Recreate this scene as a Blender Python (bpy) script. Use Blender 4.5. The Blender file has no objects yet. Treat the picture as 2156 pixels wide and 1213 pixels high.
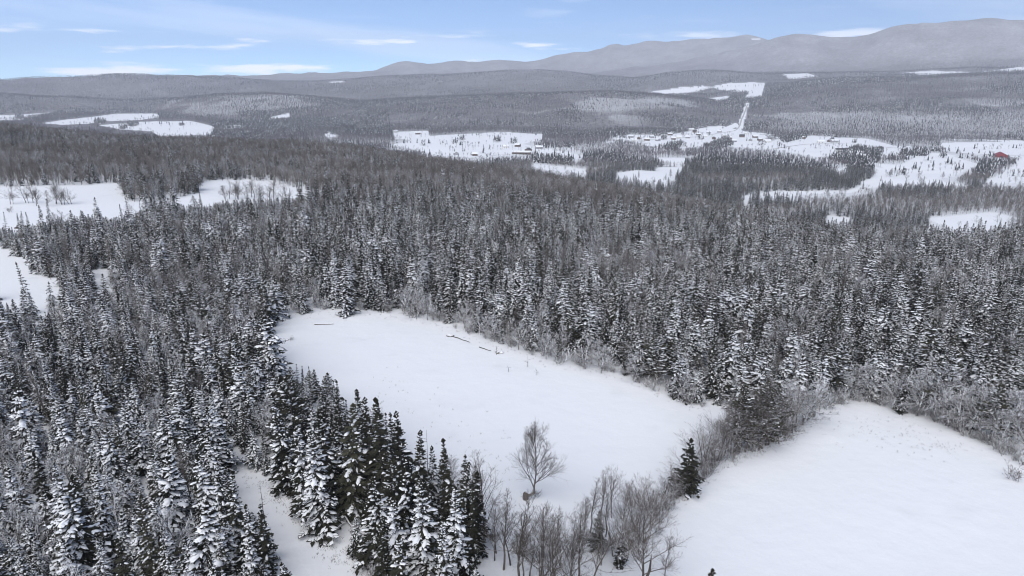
import bpy, math, numpy as np
from mathutils import Vector

# ------------------------------------------------------------------ camera, sky, sun, exposure
sc = bpy.context.scene
COL = sc.collection
F = 1435.0                                   # focal length in photograph pixels (2156 x 1213)
TH = math.radians(16.19)                     # camera pitch below the horizon
CAMZ = 60.0
cam = bpy.data.cameras.new('camera')
cam.sensor_width = 36.0
cam.lens = F / 2156 * 36.0
cam.clip_start, cam.clip_end = 0.5, 60000
cam_o = bpy.data.objects.new('camera', cam)
COL.objects.link(cam_o)
cam_o.location = (0, 0, CAMZ)
cam_o.rotation_euler = (math.pi / 2 - TH, 0, 0)
sc.camera = cam_o

SUN_EL, SUN_AZ = math.radians(42), math.radians(200)     # azimuth clockwise from +Y: behind the camera, a little to the left
SKY_STRENGTH, SUN_STRENGTH = 0.060, 1.5
sc.view_settings.view_transform = 'Standard'
sc.view_settings.look = 'None'
sc.view_settings.gamma = 1.0
sc.view_settings.use_curve_mapping = False
sc.view_settings.exposure = 1.36
sc.render.engine = 'CYCLES'
sc.cycles.max_bounces = 6
sc.cycles.diffuse_bounces = 3
sc.cycles.glossy_bounces = 1
sc.cycles.transmission_bounces = 0
sc.cycles.volume_bounces = 1
sc.cycles.caustics_reflective = False
sc.cycles.caustics_refractive = False
sc.cycles.use_denoising = True
sc.cycles.filter_width = 1.0                # a crisp sensor

world = bpy.data.worlds.new('World')
sc.world = world
world.use_nodes = True
wt = world.node_tree
wt.nodes.clear()


def nd(t, typ, **kw):
    n = t.nodes.new(typ)
    for k, v in kw.items():
        if k.startswith('i_'):
            key = k[2:]
            key = int(key) if key.isdigit() else key.replace('_', ' ')
            n.inputs[key].default_value = v
        else:
            setattr(n, k, v)
    return n


def lk(t, a, b):
    t.links.new(a, b)


def build_world():
    t = wt
    out = nd(t, 'ShaderNodeOutputWorld')
    bg = nd(t, 'ShaderNodeBackground')
    bg.inputs['Strength'].default_value = SKY_STRENGTH
    sky = nd(t, 'ShaderNodeTexSky', sky_type='NISHITA', sun_disc=False)
    sky.sun_elevation = SUN_EL
    sky.sun_rotation = -SUN_AZ          # the node turns the other way round
    sky.altitude = 4000
    sky.air_density = 0.6
    sky.dust_density = 0.0
    sky.ozone_density = 2.0
    # clouds by compass direction and height: low broken cumulus banks and thin high streaks
    tc = nd(t, 'ShaderNodeTexCoord')
    sep = nd(t, 'ShaderNodeSeparateXYZ')
    lk(t, tc.outputs['Generated'], sep.inputs[0])
    az = nd(t, 'ShaderNodeMath', operation='ARCTAN2')
    lk(t, sep.outputs['X'], az.inputs[0]); lk(t, sep.outputs['Y'], az.inputs[1])

    zup = nd(t, 'ShaderNodeMath', operation='ADD', i_1=0.024)
    lk(t, sep.outputs['Z'], zup.inputs[0])

    def sky_noise(kx, ky, off, detail, rough, shear=0.0):
        c = nd(t, 'ShaderNodeCombineXYZ', i_2=off)
        a = nd(t, 'ShaderNodeMath', operation='MULTIPLY', i_1=kx)
        b = nd(t, 'ShaderNodeMath', operation='MULTIPLY', i_1=ky)
        sh = nd(t, 'ShaderNodeMath', operation='MULTIPLY_ADD', i_1=shear)
        lk(t, az.outputs[0], sh.inputs[0]); lk(t, zup.outputs[0], sh.inputs[2])
        lk(t, az.outputs[0], a.inputs[0]); lk(t, sh.outputs[0], b.inputs[0])
        lk(t, a.outputs[0], c.inputs[0]); lk(t, b.outputs[0], c.inputs[1])
        n = nd(t, 'ShaderNodeTexNoise', i_Scale=1.0, i_Detail=detail, i_Roughness=rough)
        lk(t, c.outputs[0], n.inputs['Vector'])
        return n.outputs['Fac']

    def grade(src, p0, p1, v1):
        r = nd(t, 'ShaderNodeMapRange', interpolation_type='SMOOTHSTEP', i_1=p0, i_2=p1, i_3=0.0, i_4=v1)
        lk(t, src, r.inputs[0])
        return r.outputs[0]
    cum = grade(sky_noise(6.5, 50, CLOUD_SEED, 6, 0.52), 0.545, 0.665, 0.9)
    low = nd(t, 'ShaderNodeMapRange', interpolation_type='SMOOTHSTEP', i_1=0.058, i_2=0.085, i_3=1.0, i_4=0.12)
    lk(t, sep.outputs['Z'], low.inputs[0])
    cm = nd(t, 'ShaderNodeMath', operation='MULTIPLY')
    lk(t, cum, cm.inputs[0]); lk(t, low.outputs[0], cm.inputs[1])
    cir = grade(sky_noise(2.2, 26, CLOUD_SEED + 3.7, 4, 0.5, 0.10), 0.47, 0.74, 0.24)
    fm = nd(t, 'ShaderNodeMath', operation='MAXIMUM')
    lk(t, cm.outputs[0], fm.inputs[0]); lk(t, cir, fm.inputs[1])
    up = nd(t, 'ShaderNodeMapRange', i_1=-0.01, i_2=0.01, i_3=0.0, i_4=1.0)
    lk(t, sep.outputs['Z'], up.inputs[0])
    fu = nd(t, 'ShaderNodeMath', operation='MULTIPLY')
    lk(t, fm.outputs[0], fu.inputs[0]); lk(t, up.outputs[0], fu.inputs[1])
    fm = fu
    mix = nd(t, 'ShaderNodeMix', data_type='RGBA')
    mix.inputs['B'].default_value = (CLOUD, CLOUD * 1.02, CLOUD * 1.05, 1)
    tint = nd(t, 'ShaderNodeMix', data_type='RGBA', blend_type='MULTIPLY')
    tint.inputs['Factor'].default_value = 1.0
    tint.inputs['B'].default_value = SKY_TINT
    lk(t, sky.outputs[0], tint.inputs['A'])
    lk(t, fm.outputs[0], mix.inputs['Factor'])
    lk(t, tint.outputs['Result'], mix.inputs['A'])
    lk(t, mix.outputs['Result'], bg.inputs['Color'])
    lk(t, bg.outputs[0], out.inputs[0])


SKY_TINT = (0.93, 1.06, 1.09, 1)
CLOUD_SEED = 36.0
CLOUD = 11.0
build_world()
sun = bpy.data.lights.new('sun', 'SUN')
sun.energy = SUN_STRENGTH
sun.angle = math.radians(80)
sun.color = (1.0, 0.965, 0.92)
sun_o = bpy.data.objects.new('sun', sun)
COL.objects.link(sun_o)
sd = Vector((math.sin(SUN_AZ) * math.cos(SUN_EL), math.cos(SUN_AZ) * math.cos(SUN_EL), math.sin(SUN_EL)))
sun_o.rotation_euler = sd.to_track_quat('Z', 'Y').to_euler()

# ------------------------------------------------------------------ photograph geometry helpers


def pix_dir(px, py):
    u = (np.asarray(px, float) - 1078) / F
    v = (606.5 - np.asarray(py, float)) / F
    dx, dy, dz = u, math.cos(TH) + v * math.sin(TH), -math.sin(TH) + v * math.cos(TH)
    return np.arctan2(dx, dy), dz / np.hypot(dx, dy)


def project(x, y, z):
    z = np.asarray(z) - CAMZ
    dep = y * math.cos(TH) - z * math.sin(TH)
    d = np.where(dep > 0.1, dep, 0.1)
    px = 1078 + F * x / d
    py = 606.5 - F * (y * math.sin(TH) + z * math.cos(TH)) / d
    return np.where(dep > 0.1, px, -9e5), np.where(dep > 0.1, py, 9e5), dep


def vnoise(x, y, seed=0):
    xi = np.floor(x).astype(np.int64); yi = np.floor(y).astype(np.int64)
    fx, fy = x - xi, y - yi
    fx = fx * fx * (3 - 2 * fx); fy = fy * fy * (3 - 2 * fy)

    def h(a, b):
        n = (a * 374761393 + b * 668265263 + seed * 974711) & 0x7fffffff
        n = ((n ^ (n >> 13)) * 1274126177) & 0x7fffffff
        return ((n ^ (n >> 16)) & 0xffff) / 65535.0
    a = h(xi, yi); b = h(xi + 1, yi); c = h(xi, yi + 1); d = h(xi + 1, yi + 1)
    return (a + (b - a) * fx) * (1 - fy) + (c + (d - c) * fx) * fy


def fbm(x, y, seed=0, oct=4):
    s = 0.0; a = 0.5; tot = 0
    for i in range(oct):
        s = s + a * vnoise(x, y, seed + i * 17); tot += a
        x = x * 2.03 + 11.3; y = y * 2.03 + 5.7; a *= 0.5
    return s / tot


# ------------------------------------------------------------------ terrain: where the ridges and valleys lie
# each line: (photo x, photo y, distance in metres); the crest seen there is at that distance
BROW = [(-300, 247, 1200), (0, 253, 1150), (300, 283, 1000), (600, 293, 950), (720, 298, 900), (870, 323, 780), (1060, 348, 680), (1240, 378, 600), (1400, 403, 520),
        (1560, 433, 450), (1740, 468, 400), (1940, 486, 370), (2156, 486, 360), (2500, 500, 350)]
VALLEY_BACK = [(-300, 245, -60), (0, 243, -60), (330, 238, -60), (450, 258, -72), (620, 256, -75), (830, 277, -85), (1150, 280, -90), (1500, 278, -88),
               (1650, 290, -88), (1800, 290, -88), (2156, 298, -85), (2500, 300, -85)]
RIDGE_A = [(-300, 195, 5200), (0, 193, 5200), (130, 203, 5000), (260, 214, 4900), (330, 208, 4700), (450, 197, 4500), (560, 193, 4400), (650, 200, 4300), (760, 211, 4200),
           (900, 204, 4000), (1078, 197, 3900), (1300, 192, 3800), (1420, 203, 3800), (1500, 212, 3900), (1580, 190, 4300), (1700, 168, 4800), (1900, 160, 5000), (2156, 153, 5000), (2500, 150, 5000)]
DIP_A = [(-300, 70), (900, 60), (1300, 45), (1500, 30), (1600, 10), (2500, 5)]
RIDGE_B = [(-300, 170, 7000), (0, 166, 7000), (120, 163, 7000), (180, 157, 6900), (230, 152, 6800), (290, 154, 6800), (330, 158, 6800), (400, 161, 6800), (520, 165, 6800), (650, 172, 6600), (760, 166, 6500),
           (870, 156, 6500), (960, 156, 6500), (1040, 152, 6500), (1130, 149, 6500), (1250, 157, 6500), (1330, 163, 6400), (1450, 149, 6300), (1520, 147, 6300), (1600, 152, 6300), (1700, 155, 6300),
           (1900, 150, 6300), (2156, 140, 6200), (2500, 140, 6200)]
RIDGE_M2 = [(-300, 185, 8200), (600, 178, 8200), (1100, 168, 8200), (1300, 152, 8200), (1450, 128, 8200), (1540, 108, 8100), (1600, 93, 8000), (1640, 82, 8000), (1665, 77, 8000), (1690, 75, 8000), (1715, 78, 8000), (1740, 82, 8000),
            (1810, 83, 8000), (1840, 72, 7900), (1890, 56, 7800), (1930, 52, 7800), (1990, 50, 7800), (2050, 43, 7800), (2100, 40, 7800), (2156, 41, 7800), (2500, 55, 7800)]
RIDGE_M1 = [(-300, 160, 10500), (0, 170, 10500), (300, 162, 10500), (480, 161, 10500), (600, 158, 10500), (700, 155, 10500), (780, 150, 10500), (830, 136, 10500), (870, 128, 10500), (910, 132, 10500),
            (960, 125, 10500), (1010, 127, 10500), (1080, 124, 10500), (1130, 129, 10500), (1180, 119, 10500), (1240, 108, 10500), (1300, 95, 10500), (1360, 85, 10500), (1410, 84, 10500), (1440, 86, 10500),
            (1480, 82, 10500), (1560, 77, 10500), (1600, 80, 10500), (1640, 92, 10500), (1800, 120, 10500), (2156, 130, 10500), (2500, 130, 10500)]
AZS = np.linspace(-0.95, 0.95, 1200)


def smooth_arr(a, n):
    k = np.hanning(2 * n + 3); k /= k.sum()
    return np.convolve(np.pad(a, n + 1, mode='edge'), k, mode='valid')


def crest(rows, off, sm=10):
    a = np.array(rows, float)
    az, sl = pix_dir(a[:, 0], a[:, 1])
    R = smooth_arr(np.interp(AZS, az, a[:, 2]), 25)
    S = smooth_arr(np.interp(AZS, az, sl), sm)
    return R, CAMZ + R * S - off


def make_knots():
    kn = []
    one = np.ones_like(AZS)
    Rb, Zb = crest(BROW, 12, 25)
    kn.append((0 * one, 0 * one))
    kn.append((one * 130, 0 * one))
    kn.append((130 + 0.5 * (Rb - 130), Zb * 0.30))
    kn.append((Rb, Zb))
    a = np.array(VALLEY_BACK, float)
    az, sl = pix_dir(a[:, 0], a[:, 1])
    zv = smooth_arr(np.interp(AZS, az, a[:, 2]), 30)
    sv = smooth_arr(np.interp(AZS, az, sl), 30)
    Rv = (zv - CAMZ) / sv
    Rf = np.minimum(Rb + 0.95 * (60 + 90 - 40) / 0.27 * 1.0, Rv * 0.7)
    kn.append((Rf, -90 + 0 * Rf + 0.3 * (zv + 90)))
    kn.append((Rv, zv))
    Ra, Za = crest(RIDGE_A, 11)
    kn.append((Ra, Za))
    d = np.array(DIP_A, float)
    az, _ = pix_dir(d[:, 0], 200 + 0 * d[:, 0])
    dip = smooth_arr(np.interp(AZS, az, d[:, 1]), 30)
    Rbb, Zbb = crest(RIDGE_B, 8)
    kn.append((Ra + 0.45 * (Rbb - Ra), Za - dip + 0.25 * np.maximum(0, Zbb - Za)))
    kn.append((Rbb, Zbb))
    R2, Z2 = crest(RIDGE_M2, 0)
    kn.append((Rbb + 0.35 * (R2 - Rbb), Zbb - 25 + 0.10 * np.maximum(0, Z2 - Zbb)))
    kn.append((R2, Z2))
    R1, Z1 = crest(RIDGE_M1, 0)
    kn.append((R2 + 0.4 * (R1 - R2), np.minimum(Z2, Z1) - 90))
    kn.append((R1, Z1))
    kn.append((one * 13500, one * 60))
    return np.array([k[0] for k in kn]), np.array([k[1] for k in kn])


KR, KZ = make_knots()


def height(x, y):
    """Ground height at world points."""
    x = np.asarray(x, float); y = np.asarray(y, float)
    sh = x.shape
    x = x.ravel(); y = y.ravel()
    out = np.empty_like(x)
    for i0 in range(0, len(x), 60000):
        xs, ys = x[i0:i0 + 60000], y[i0:i0 + 60000]
        az = np.arctan2(xs, ys)
        r = np.hypot(xs, ys)
        fi = np.clip((az - AZS[0]) / (AZS[1] - AZS[0]), 0, len(AZS) - 1.001)
        i = fi.astype(int); w = fi - i
        R = KR[:, i] * (1 - w) + KR[:, i + 1] * w
        Z = KZ[:, i] * (1 - w) + KZ[:, i + 1] * w
        h = np.diff(R, axis=0); dl = np.diff(Z, axis=0) / h
        m = np.zeros_like(R)
        same = dl[:-1] * dl[1:] > 0
        w1 = 2 * h[1:] + h[:-1]; w2 = h[1:] + 2 * h[:-1]
        with np.errstate(all='ignore'):
            hm = (w1 + w2) / (w1 / dl[:-1] + w2 / dl[1:])
        m[1:-1] = np.where(same, hm, 0)
        k = np.clip((R[1:] <= r[None]).sum(0), 0, len(R) - 2)
        j = np.arange(len(r))
        t = np.clip((r - R[k, j]) / h[k, j], 0, 1)
        hh = h[k, j]
        z = ((1 + 2 * t) * (1 - t) ** 2 * Z[k, j] + t * (1 - t) ** 2 * hh * m[k, j] + t * t * (3 - 2 * t) * Z[k + 1, j] + t * t * (t - 1) * hh * m[k + 1, j])
        # relief
        a1 = np.clip((r - 2300) / 2500, 0, 1)
        z = z + a1 * (fbm(xs / 420, ys / 420, 3, 4) - 0.5) * 42
        a2 = np.clip((r - 6800) / 1500, 0, 1)
        g = 1 - np.abs(2 * fbm(xs / 900, ys / 900, 9, 4) - 1)
        z = z + a2 * (g - 0.78) * 120
        a3 = np.clip((r - 500) / 600, 0, 1) * np.clip((3800 - r) / 1200, 0, 1)
        z = z + a3 * (fbm(xs / 130, ys / 130, 21, 3) - 0.5) * 9
        z = z + np.clip(r / 60, 0, 1) * (fbm(xs / 34, ys / 34, 31, 3) - 0.5) * 0.9 + (fbm(xs / 5, ys / 9, 41, 2) - 0.5) * 0.10
        out[i0:i0 + 60000] = z
    return out.reshape(sh)


def ground_at(px, py, rmin=20, rmax=13000):
    """World point of the ground seen at a photograph pixel."""
    az, sl = pix_dir(px, py)
    r = np.geomspace(rmin, rmax, 2500)
    z = height(np.sin(az) * r, np.cos(az) * r)
    below = CAMZ + sl * r < z
    i = int(np.argmax(below)) if below.any() else len(r) - 1
    if i > 0:
        f0 = CAMZ + sl * r[i - 1] - z[i - 1]; f1 = CAMZ + sl * r[i] - z[i]
        t = f0 / (f0 - f1) if f0 != f1 else 0
        rr = r[i - 1] + (r[i] - r[i - 1]) * t
    else:
        rr = r[0]
    x, y = float(np.sin(az) * rr), float(np.cos(az) * rr)
    return x, y, float(height(np.array([x]), np.array([y]))[0])


def top_height(x, y, z, py):
    """Height of something standing at x, y whose top is seen at photo row py."""
    px, _, _ = project(x, y, z)
    az, sl = pix_dir(px, py)
    return float(CAMZ + sl * math.hypot(x, y) - z)


def in_poly(px, py, poly):
    inside = np.zeros(px.shape, bool)
    n = len(poly)
    for i in range(n):
        x0, y0 = poly[i]; x1, y1 = poly[(i + 1) % n]
        if y0 == y1:
            continue
        c = ((y0 > py) != (y1 > py)) & (px < (x1 - x0) * (py - y0) / (y1 - y0) + x0)
        inside ^= c
    return inside


# open snow (fields, road, clearings): outline of the ground seen in the photograph, and the distances it lies within
NEAR_FIELDS = {
    'main': [(600, 657), (680, 650), (745, 648), (800, 655), (880, 668), (960, 690), (1010, 712), (1100, 742), (1200, 770), (1290, 790), (1400, 832), (1482, 862), (1485, 900), (1450, 950), (1405, 1005),
             (1330, 1062), (1220, 1108), (1100, 1140), (1010, 1110), (930, 1060), (830, 985), (740, 900), (660, 830), (600, 775), (560, 720), (560, 690)],
    'right': [(1745, 848), (1800, 842), (1900, 868), (2000, 900), (2100, 945), (2200, 985), (2500, 1010), (2700, 1500), (1380, 1500), (1385, 1213), (1400, 1100), (1435, 1045), (1500, 985), (1570, 952), (1650, 925), (1705, 885)],
    'track': [(478, 940), (500, 952), (540, 985), (600, 1030), (645, 1075), (690, 1125), (745, 1160), (770, 1240), (800, 1400), (690, 1400), (640, 1215), (605, 1150), (560, 1080), (510, 1020), (480, 985)],
    'path': [(742, 655), (768, 655), (764, 610), (752, 610)],
    'glade': [(-300, 500), (0, 526), (30, 535), (67, 568), (104, 592), (132, 598), (133, 616), (105, 622), (98, 655), (77, 664), (33, 640), (0, 625), (-300, 640)],
    'glade2': [(194, 570), (228, 565), (240, 584), (232, 610), (198, 610)],
    'west': [(-400, 398), (0, 393), (100, 391), (250, 387), (256, 398), (268, 428), (314, 427), (357, 421), (400, 412), (422, 400), (426, 382), (494, 379), (568, 384), (635, 399), (674, 409), (620, 425), (560, 432), (440, 440), (330, 446), (250, 465), (150, 470), (80, 480), (0, 480), (-400, 490)],
}
FAR_FIELDS = [
    ([(0, 243), (60, 240), (105, 236), (112, 240), (60, 247), (40, 253), (-300, 253), (-300, 245)], 2300, 6000),
    ([(85, 259), (180, 248), (245, 239), (330, 240), (336, 248), (300, 253), (230, 255), (180, 261), (130, 264)], 1900, 6000), ([(205, 263), (300, 257), (400, 255), (452, 267), (440, 284), (335, 287), (320, 277), (250, 272)], 1900, 6000),
    ([(470, 266), (505, 264), (505, 270), (470, 271)], 1900, 6000), ([(572, 246), (612, 238), (612, 247), (572, 250)], 1900, 6000),
    ([(600, 270), (642, 263), (646, 272), (610, 276)], 1900, 6000), ([(680, 283), (705, 277), (712, 288), (690, 290)], 1500, 6000),
    ([(828, 279), (900, 275), (905, 286), (1060, 278), (1140, 282), (1142, 293), (1105, 303), (1232, 328), (1215, 336), (1170, 320), (1110, 326), (1000, 332), (930, 328), (860, 312), (815, 306), (870, 296), (830, 292)], 900, 3300),
    ([(1118, 343), (1180, 350), (1236, 357), (1233, 366), (1180, 361), (1125, 352)], 800, 3300),
    ([(1295, 366), (1340, 358), (1420, 361), (1422, 378), (1370, 384), (1300, 373)], 700, 3300),
    ([(1310, 291), (1400, 286), (1480, 270), (1520, 264), (1600, 284), (1618, 300), (1640, 291), (1700, 288), (1830, 292), (1922, 315), (1860, 326), (1780, 323), (1720, 331), (1650, 319), (1560, 310), (1480, 304), (1440, 313), (1400, 300), (1340, 300)], 900, 3300),
    ([(1980, 301), (2156, 298), (2400, 298), (2400, 322), (2156, 331), (2060, 326), (2000, 319)], 900, 3300),
    ([(1838, 377), (1862, 350), (1900, 345), (1932, 330), (2000, 327), (2062, 346), (2010, 371), (1960, 381), (1900, 387)], 700, 3300),
    ([(2068, 386), (2156, 386), (2400, 386), (2400, 328), (2156, 330), (2140, 346), (2110, 366)], 700, 3300),
    ([(1560, 414), (1620, 404), (1790, 401), (1830, 385), (1862, 391), (1800, 406), (1700, 409), (1620, 422), (1585, 434), (1565, 428)], 600, 3300),
    ([(1738, 453), (1790, 458), (1802, 467), (1748, 467)], 500, 3300), ([(1940, 459), (2000, 455), (2090, 446), (2142, 460), (2120, 477), (2060, 489), (2000, 484)], 480, 3300),
    ([(1360, 195), (1430, 184), (1480, 180), (1502, 184), (1440, 199), (1400, 201)], 2600, 6400), ([(1500, 183), (1540, 174), (1616, 174), (1606, 205), (1565, 208), (1578, 196), (1520, 190)], 2600, 6400),
    ([(1490, 208), (1530, 202), (1540, 207), (1510, 214)], 2600, 6400), ([(1550, 274), (1571, 217), (1579, 217), (1563, 274)], 1500, 6400), ([(1516, 272), (1550, 258), (1560, 264), (1530, 276)], 1500, 3500),
    ([(1640, 155), (1700, 154), (1722, 161), (1660, 166)], 3600, 6400), ([(1880, 156), (1960, 148), (2046, 152), (1960, 158)], 3600, 6900), ([(2065, 152), (2156, 140), (2400, 134), (2400, 143), (2156, 149)], 3600, 6900),
    ([(690, 172), (720, 170), (722, 173), (695, 175)], 5000, 7000), ([(1572, 80), (1600, 82), (1612, 85), (1590, 85)], 7000, 11000),
]
CONIFER_AREAS = [([(1118, 330), (1206, 338), (1202, 349), (1120, 343)], 800, 3300), ([(715, 258), (830, 264), (826, 290), (695, 284)], 1200, 4000),
                 ([(440, 255), (720, 249), (720, 276), (600, 279), (450, 271)], 1200, 6000), ([(1375, 312), (1440, 300), (1425, 320)], 800, 3300), ([(1478, 312), (1532, 290), (1545, 306), (1500, 320)], 800, 3300),
                 ([(1740, 335), (1800, 311), (1862, 318), (1850, 343), (1790, 350)], 800, 3300), ([(1785, 350), (1843, 343), (1832, 378), (1775, 390)], 700, 3300), ([(2060, 343), (2105, 348), (2085, 376), (2050, 372)], 700, 3300), ([(1640, 292), (1690, 284), (1700, 290), (1650, 302)], 900, 3300), ([(1900, 318), (1960, 322), (1950, 330), (1890, 328)], 900, 3300), ([(1570, 418), (1650, 420), (1700, 440), (1580, 440)], 400, 1000)]


PATCHWORK = [(1180, 345), (1240, 322), (1300, 286), (1500, 266), (1640, 285), (1850, 290), (2156, 296), (2500, 296), (2500, 420), (2156, 412), (1900, 392), (1830, 392), (1700, 345), (1560, 325), (1440, 345), (1420, 392), (1300, 380)]
CLUMPS = [(1890, 360, 9), (1905, 367, 7), (1930, 355, 9), (2020, 357, 10), (2000, 345, 7), (1950, 337, 6), (2045, 330, 8), (1440, 308, 7), (1750, 297, 6), (2110, 352, 13), (2085, 362, 12), (1985, 330, 9), (1900, 318, 7), (1530, 297, 7), (1475, 292, 6), (1600, 305, 7),
          (975, 293, 9), (1045, 296, 12), (1085, 300, 10), (960, 300, 7), (890, 305, 8), (1020, 322, 7), (1140, 310, 12), (1175, 315, 9), (210, 256, 14), (280, 262, 12), (260, 268, 10), (380, 262, 8), (40, 246, 10), (1400, 292, 7), (1350, 297, 6), (1800, 300, 6)]


def cells(x, y, size, seed):
    """Irregular plots of land: a random number for the plot and how far in from its border each point lies."""
    gx = np.floor(x / size).astype(np.int64); gy = np.floor(y / size).astype(np.int64)
    d1 = np.full(x.shape, 1e9); d2 = np.full(x.shape, 1e9); hv = np.zeros(x.shape)
    for i in (-1, 0, 1):
        for j in (-1, 0, 1):
            cx, cy = gx + i, gy + j

            def hsh(k):
                n = (cx * 73856093 ^ cy * 19349663 ^ (seed + k) * 83492791) & 0x7fffffff
                n = ((n ^ (n >> 13)) * 1274126177) & 0x7fffffff
                return ((n ^ (n >> 16)) & 0xffff) / 65535.0
            d = np.hypot((cx + 0.15 + 0.7 * hsh(1)) * size - x, (cy + 0.15 + 0.7 * hsh(2)) * size - y)
            nearer = d < d1
            d2 = np.where(nearer, d1, np.minimum(d2, d)); hv = np.where(nearer, hsh(3), hv); d1 = np.where(nearer, d, d1)
    return hv, d2 - d1


def open_ground(x, y, z):
    px, py, dep = project(x, y, z)
    r = np.hypot(x, y)
    o = np.zeros(x.shape, bool)
    # field edges wander a little
    wx = (fbm(x / (6 + r / 40), y / (6 + r / 40), 61, 3) - 0.5)
    wy = (fbm(x / (6 + r / 40), y / (6 + r / 40), 62, 3) - 0.5)
    px = px + wx * 16; py = py + wy * np.clip(3000 / r, 2.5, 12)
    for n, p in NEAR_FIELDS.items():
        lim = 560 if n == 'west' else 420
        o |= in_poly(px, py, p) & (r < (900 if n == 'west' else lim))
    for p, r0, r1 in FAR_FIELDS:
        o |= in_poly(px, py, p) & (r > r0) & (r < r1)
    v = in_poly(px, py, PATCHWORK) & (r > 650) & (r < 3000)
    if v.any():
        hv, ed = cells(x[v], y[v] * 0.55, 95.0, 5)
        o[v] |= (hv < 0.42) & (ed > 7)
    for cx, cy, rad in CLUMPS:
        o &= ~(((px - cx) ** 2 + ((py - cy) * 2.6) ** 2 < rad * rad) & (r > 600))
    return o


# ------------------------------------------------------------------ materials


def material(name):
    m = bpy.data.materials.new(name)
    m.use_nodes = True
    t = m.node_tree
    b = t.nodes['Principled BSDF']
    b.inputs['Roughness'].default_value = 0.85
    b.inputs['Specular IOR Level'].default_value = 0.15
    return m, t, b


def mixc(t, fac, a, b):
    n = nd(t, 'ShaderNodeMix', data_type='RGBA')
    for s, v in (('Factor', fac), ('A', a), ('B', b)):
        if hasattr(v, 'links') or hasattr(v, 'is_linked'):
            lk(t, v, n.inputs[s])
        else:
            n.inputs[s].default_value = v
    return n.outputs['Result']


def noise(t, scale, detail=3, vec=None, rough=0.5):
    n = nd(t, 'ShaderNodeTexNoise', i_Scale=scale, i_Detail=detail, i_Roughness=rough)
    if vec is not None:
        lk(t, vec, n.inputs['Vector'])
    return n.outputs['Fac']


def ramp(t, fac, p0, p1, c0=(0, 0, 0, 1), c1=(1, 1, 1, 1)):
    n = nd(t, 'ShaderNodeValToRGB')
    e = n.color_ramp.elements
    e[0].position, e[0].color = p0, c0
    e[1].position, e[1].color = p1, c1
    lk(t, fac, n.inputs[0])
    return n.outputs[0]


SNOW = (0.86, 0.875, 0.90, 1)


def mat_ground():
    m, t, b = material('snow_covered_ground')
    geo = nd(t, 'ShaderNodeNewGeometry')
    at = nd(t, 'ShaderNodeAttribute', attribute_name='wood')
    wear = ramp(t, noise(t, 0.11, 4, geo.outputs['Position']), 0.60, 0.78)
    c = mixc(t, wear, SNOW, (0.80, 0.815, 0.84, 1))
    # floor of the woods: snow, leaf litter and brush, patchy
    mp = nd(t, 'ShaderNodeMapping')
    mp.inputs['Scale'].default_value = (1, 1, 0.25)
    lk(t, geo.outputs['Position'], mp.inputs[0])
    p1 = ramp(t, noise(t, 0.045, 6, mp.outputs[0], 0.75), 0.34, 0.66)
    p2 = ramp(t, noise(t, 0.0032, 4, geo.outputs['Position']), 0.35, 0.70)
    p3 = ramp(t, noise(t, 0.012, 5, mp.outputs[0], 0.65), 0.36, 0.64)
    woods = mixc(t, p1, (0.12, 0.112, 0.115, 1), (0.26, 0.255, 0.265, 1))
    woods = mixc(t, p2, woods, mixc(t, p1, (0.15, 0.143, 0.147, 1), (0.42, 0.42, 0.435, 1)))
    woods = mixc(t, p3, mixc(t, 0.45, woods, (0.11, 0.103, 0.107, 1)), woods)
    sz = nd(t, 'ShaderNodeSeparateXYZ')
    lk(t, geo.outputs['Position'], sz.inputs[0])
    rime = nd(t, 'ShaderNodeMapRange', i_1=90.0, i_2=420.0, i_3=0.0, i_4=0.24)
    lk(t, sz.outputs['Z'], rime.inputs[0])
    rn = nd(t, 'ShaderNodeMath', operation='MULTIPLY')
    lk(t, rime.outputs[0], rn.inputs[0])
    lk(t, ramp(t, noise(t, 0.0045, 6, geo.outputs['Position'], 0.62), 0.30, 0.70, (0.35, 0.35, 0.35, 1)), rn.inputs[1])
    woods = mixc(t, rn.outputs[0], woods, (0.80, 0.82, 0.86, 1))
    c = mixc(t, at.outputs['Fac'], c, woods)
    lk(t, c, b.inputs['Base Color'])
    bp = nd(t, 'ShaderNodeBump', i_Strength=0.35, i_Distance=0.4)
    lk(t, noise(t, 0.35, 5, geo.outputs['Position']), bp.inputs['Height'])
    lk(t, bp.outputs[0], b.inputs['Normal'])
    return m


def mat_plain(name, col, var=0.25, scale=3.0, rough=0.85, rnd=0.0):
    m, t, b = material(name)
    tc = nd(t, 'ShaderNodeTexCoord')
    dark = tuple(c * (1 - var) for c in col[:3]) + (1,)
    lite = tuple(min(1, c * (1 + var)) for c in col[:3]) + (1,)
    c = mixc(t, noise(t, scale, 4, tc.outputs['Object']), dark, lite)
    if rnd:
        oi = nd(t, 'ShaderNodeObjectInfo')
        hv = nd(t, 'ShaderNodeHueSaturation')
        mr = nd(t, 'ShaderNodeMapRange', i_3=1 - rnd, i_4=1 + rnd)
        lk(t, oi.outputs['Random'], mr.inputs[0])
        lk(t, mr.outputs[0], hv.inputs['Value'])
        lk(t, c, hv.inputs['Color'])
        c = hv.outputs[0]
    lk(t, c, b.inputs['Base Color'])
    b.inputs['Roughness'].default_value = rough
    return m


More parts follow.
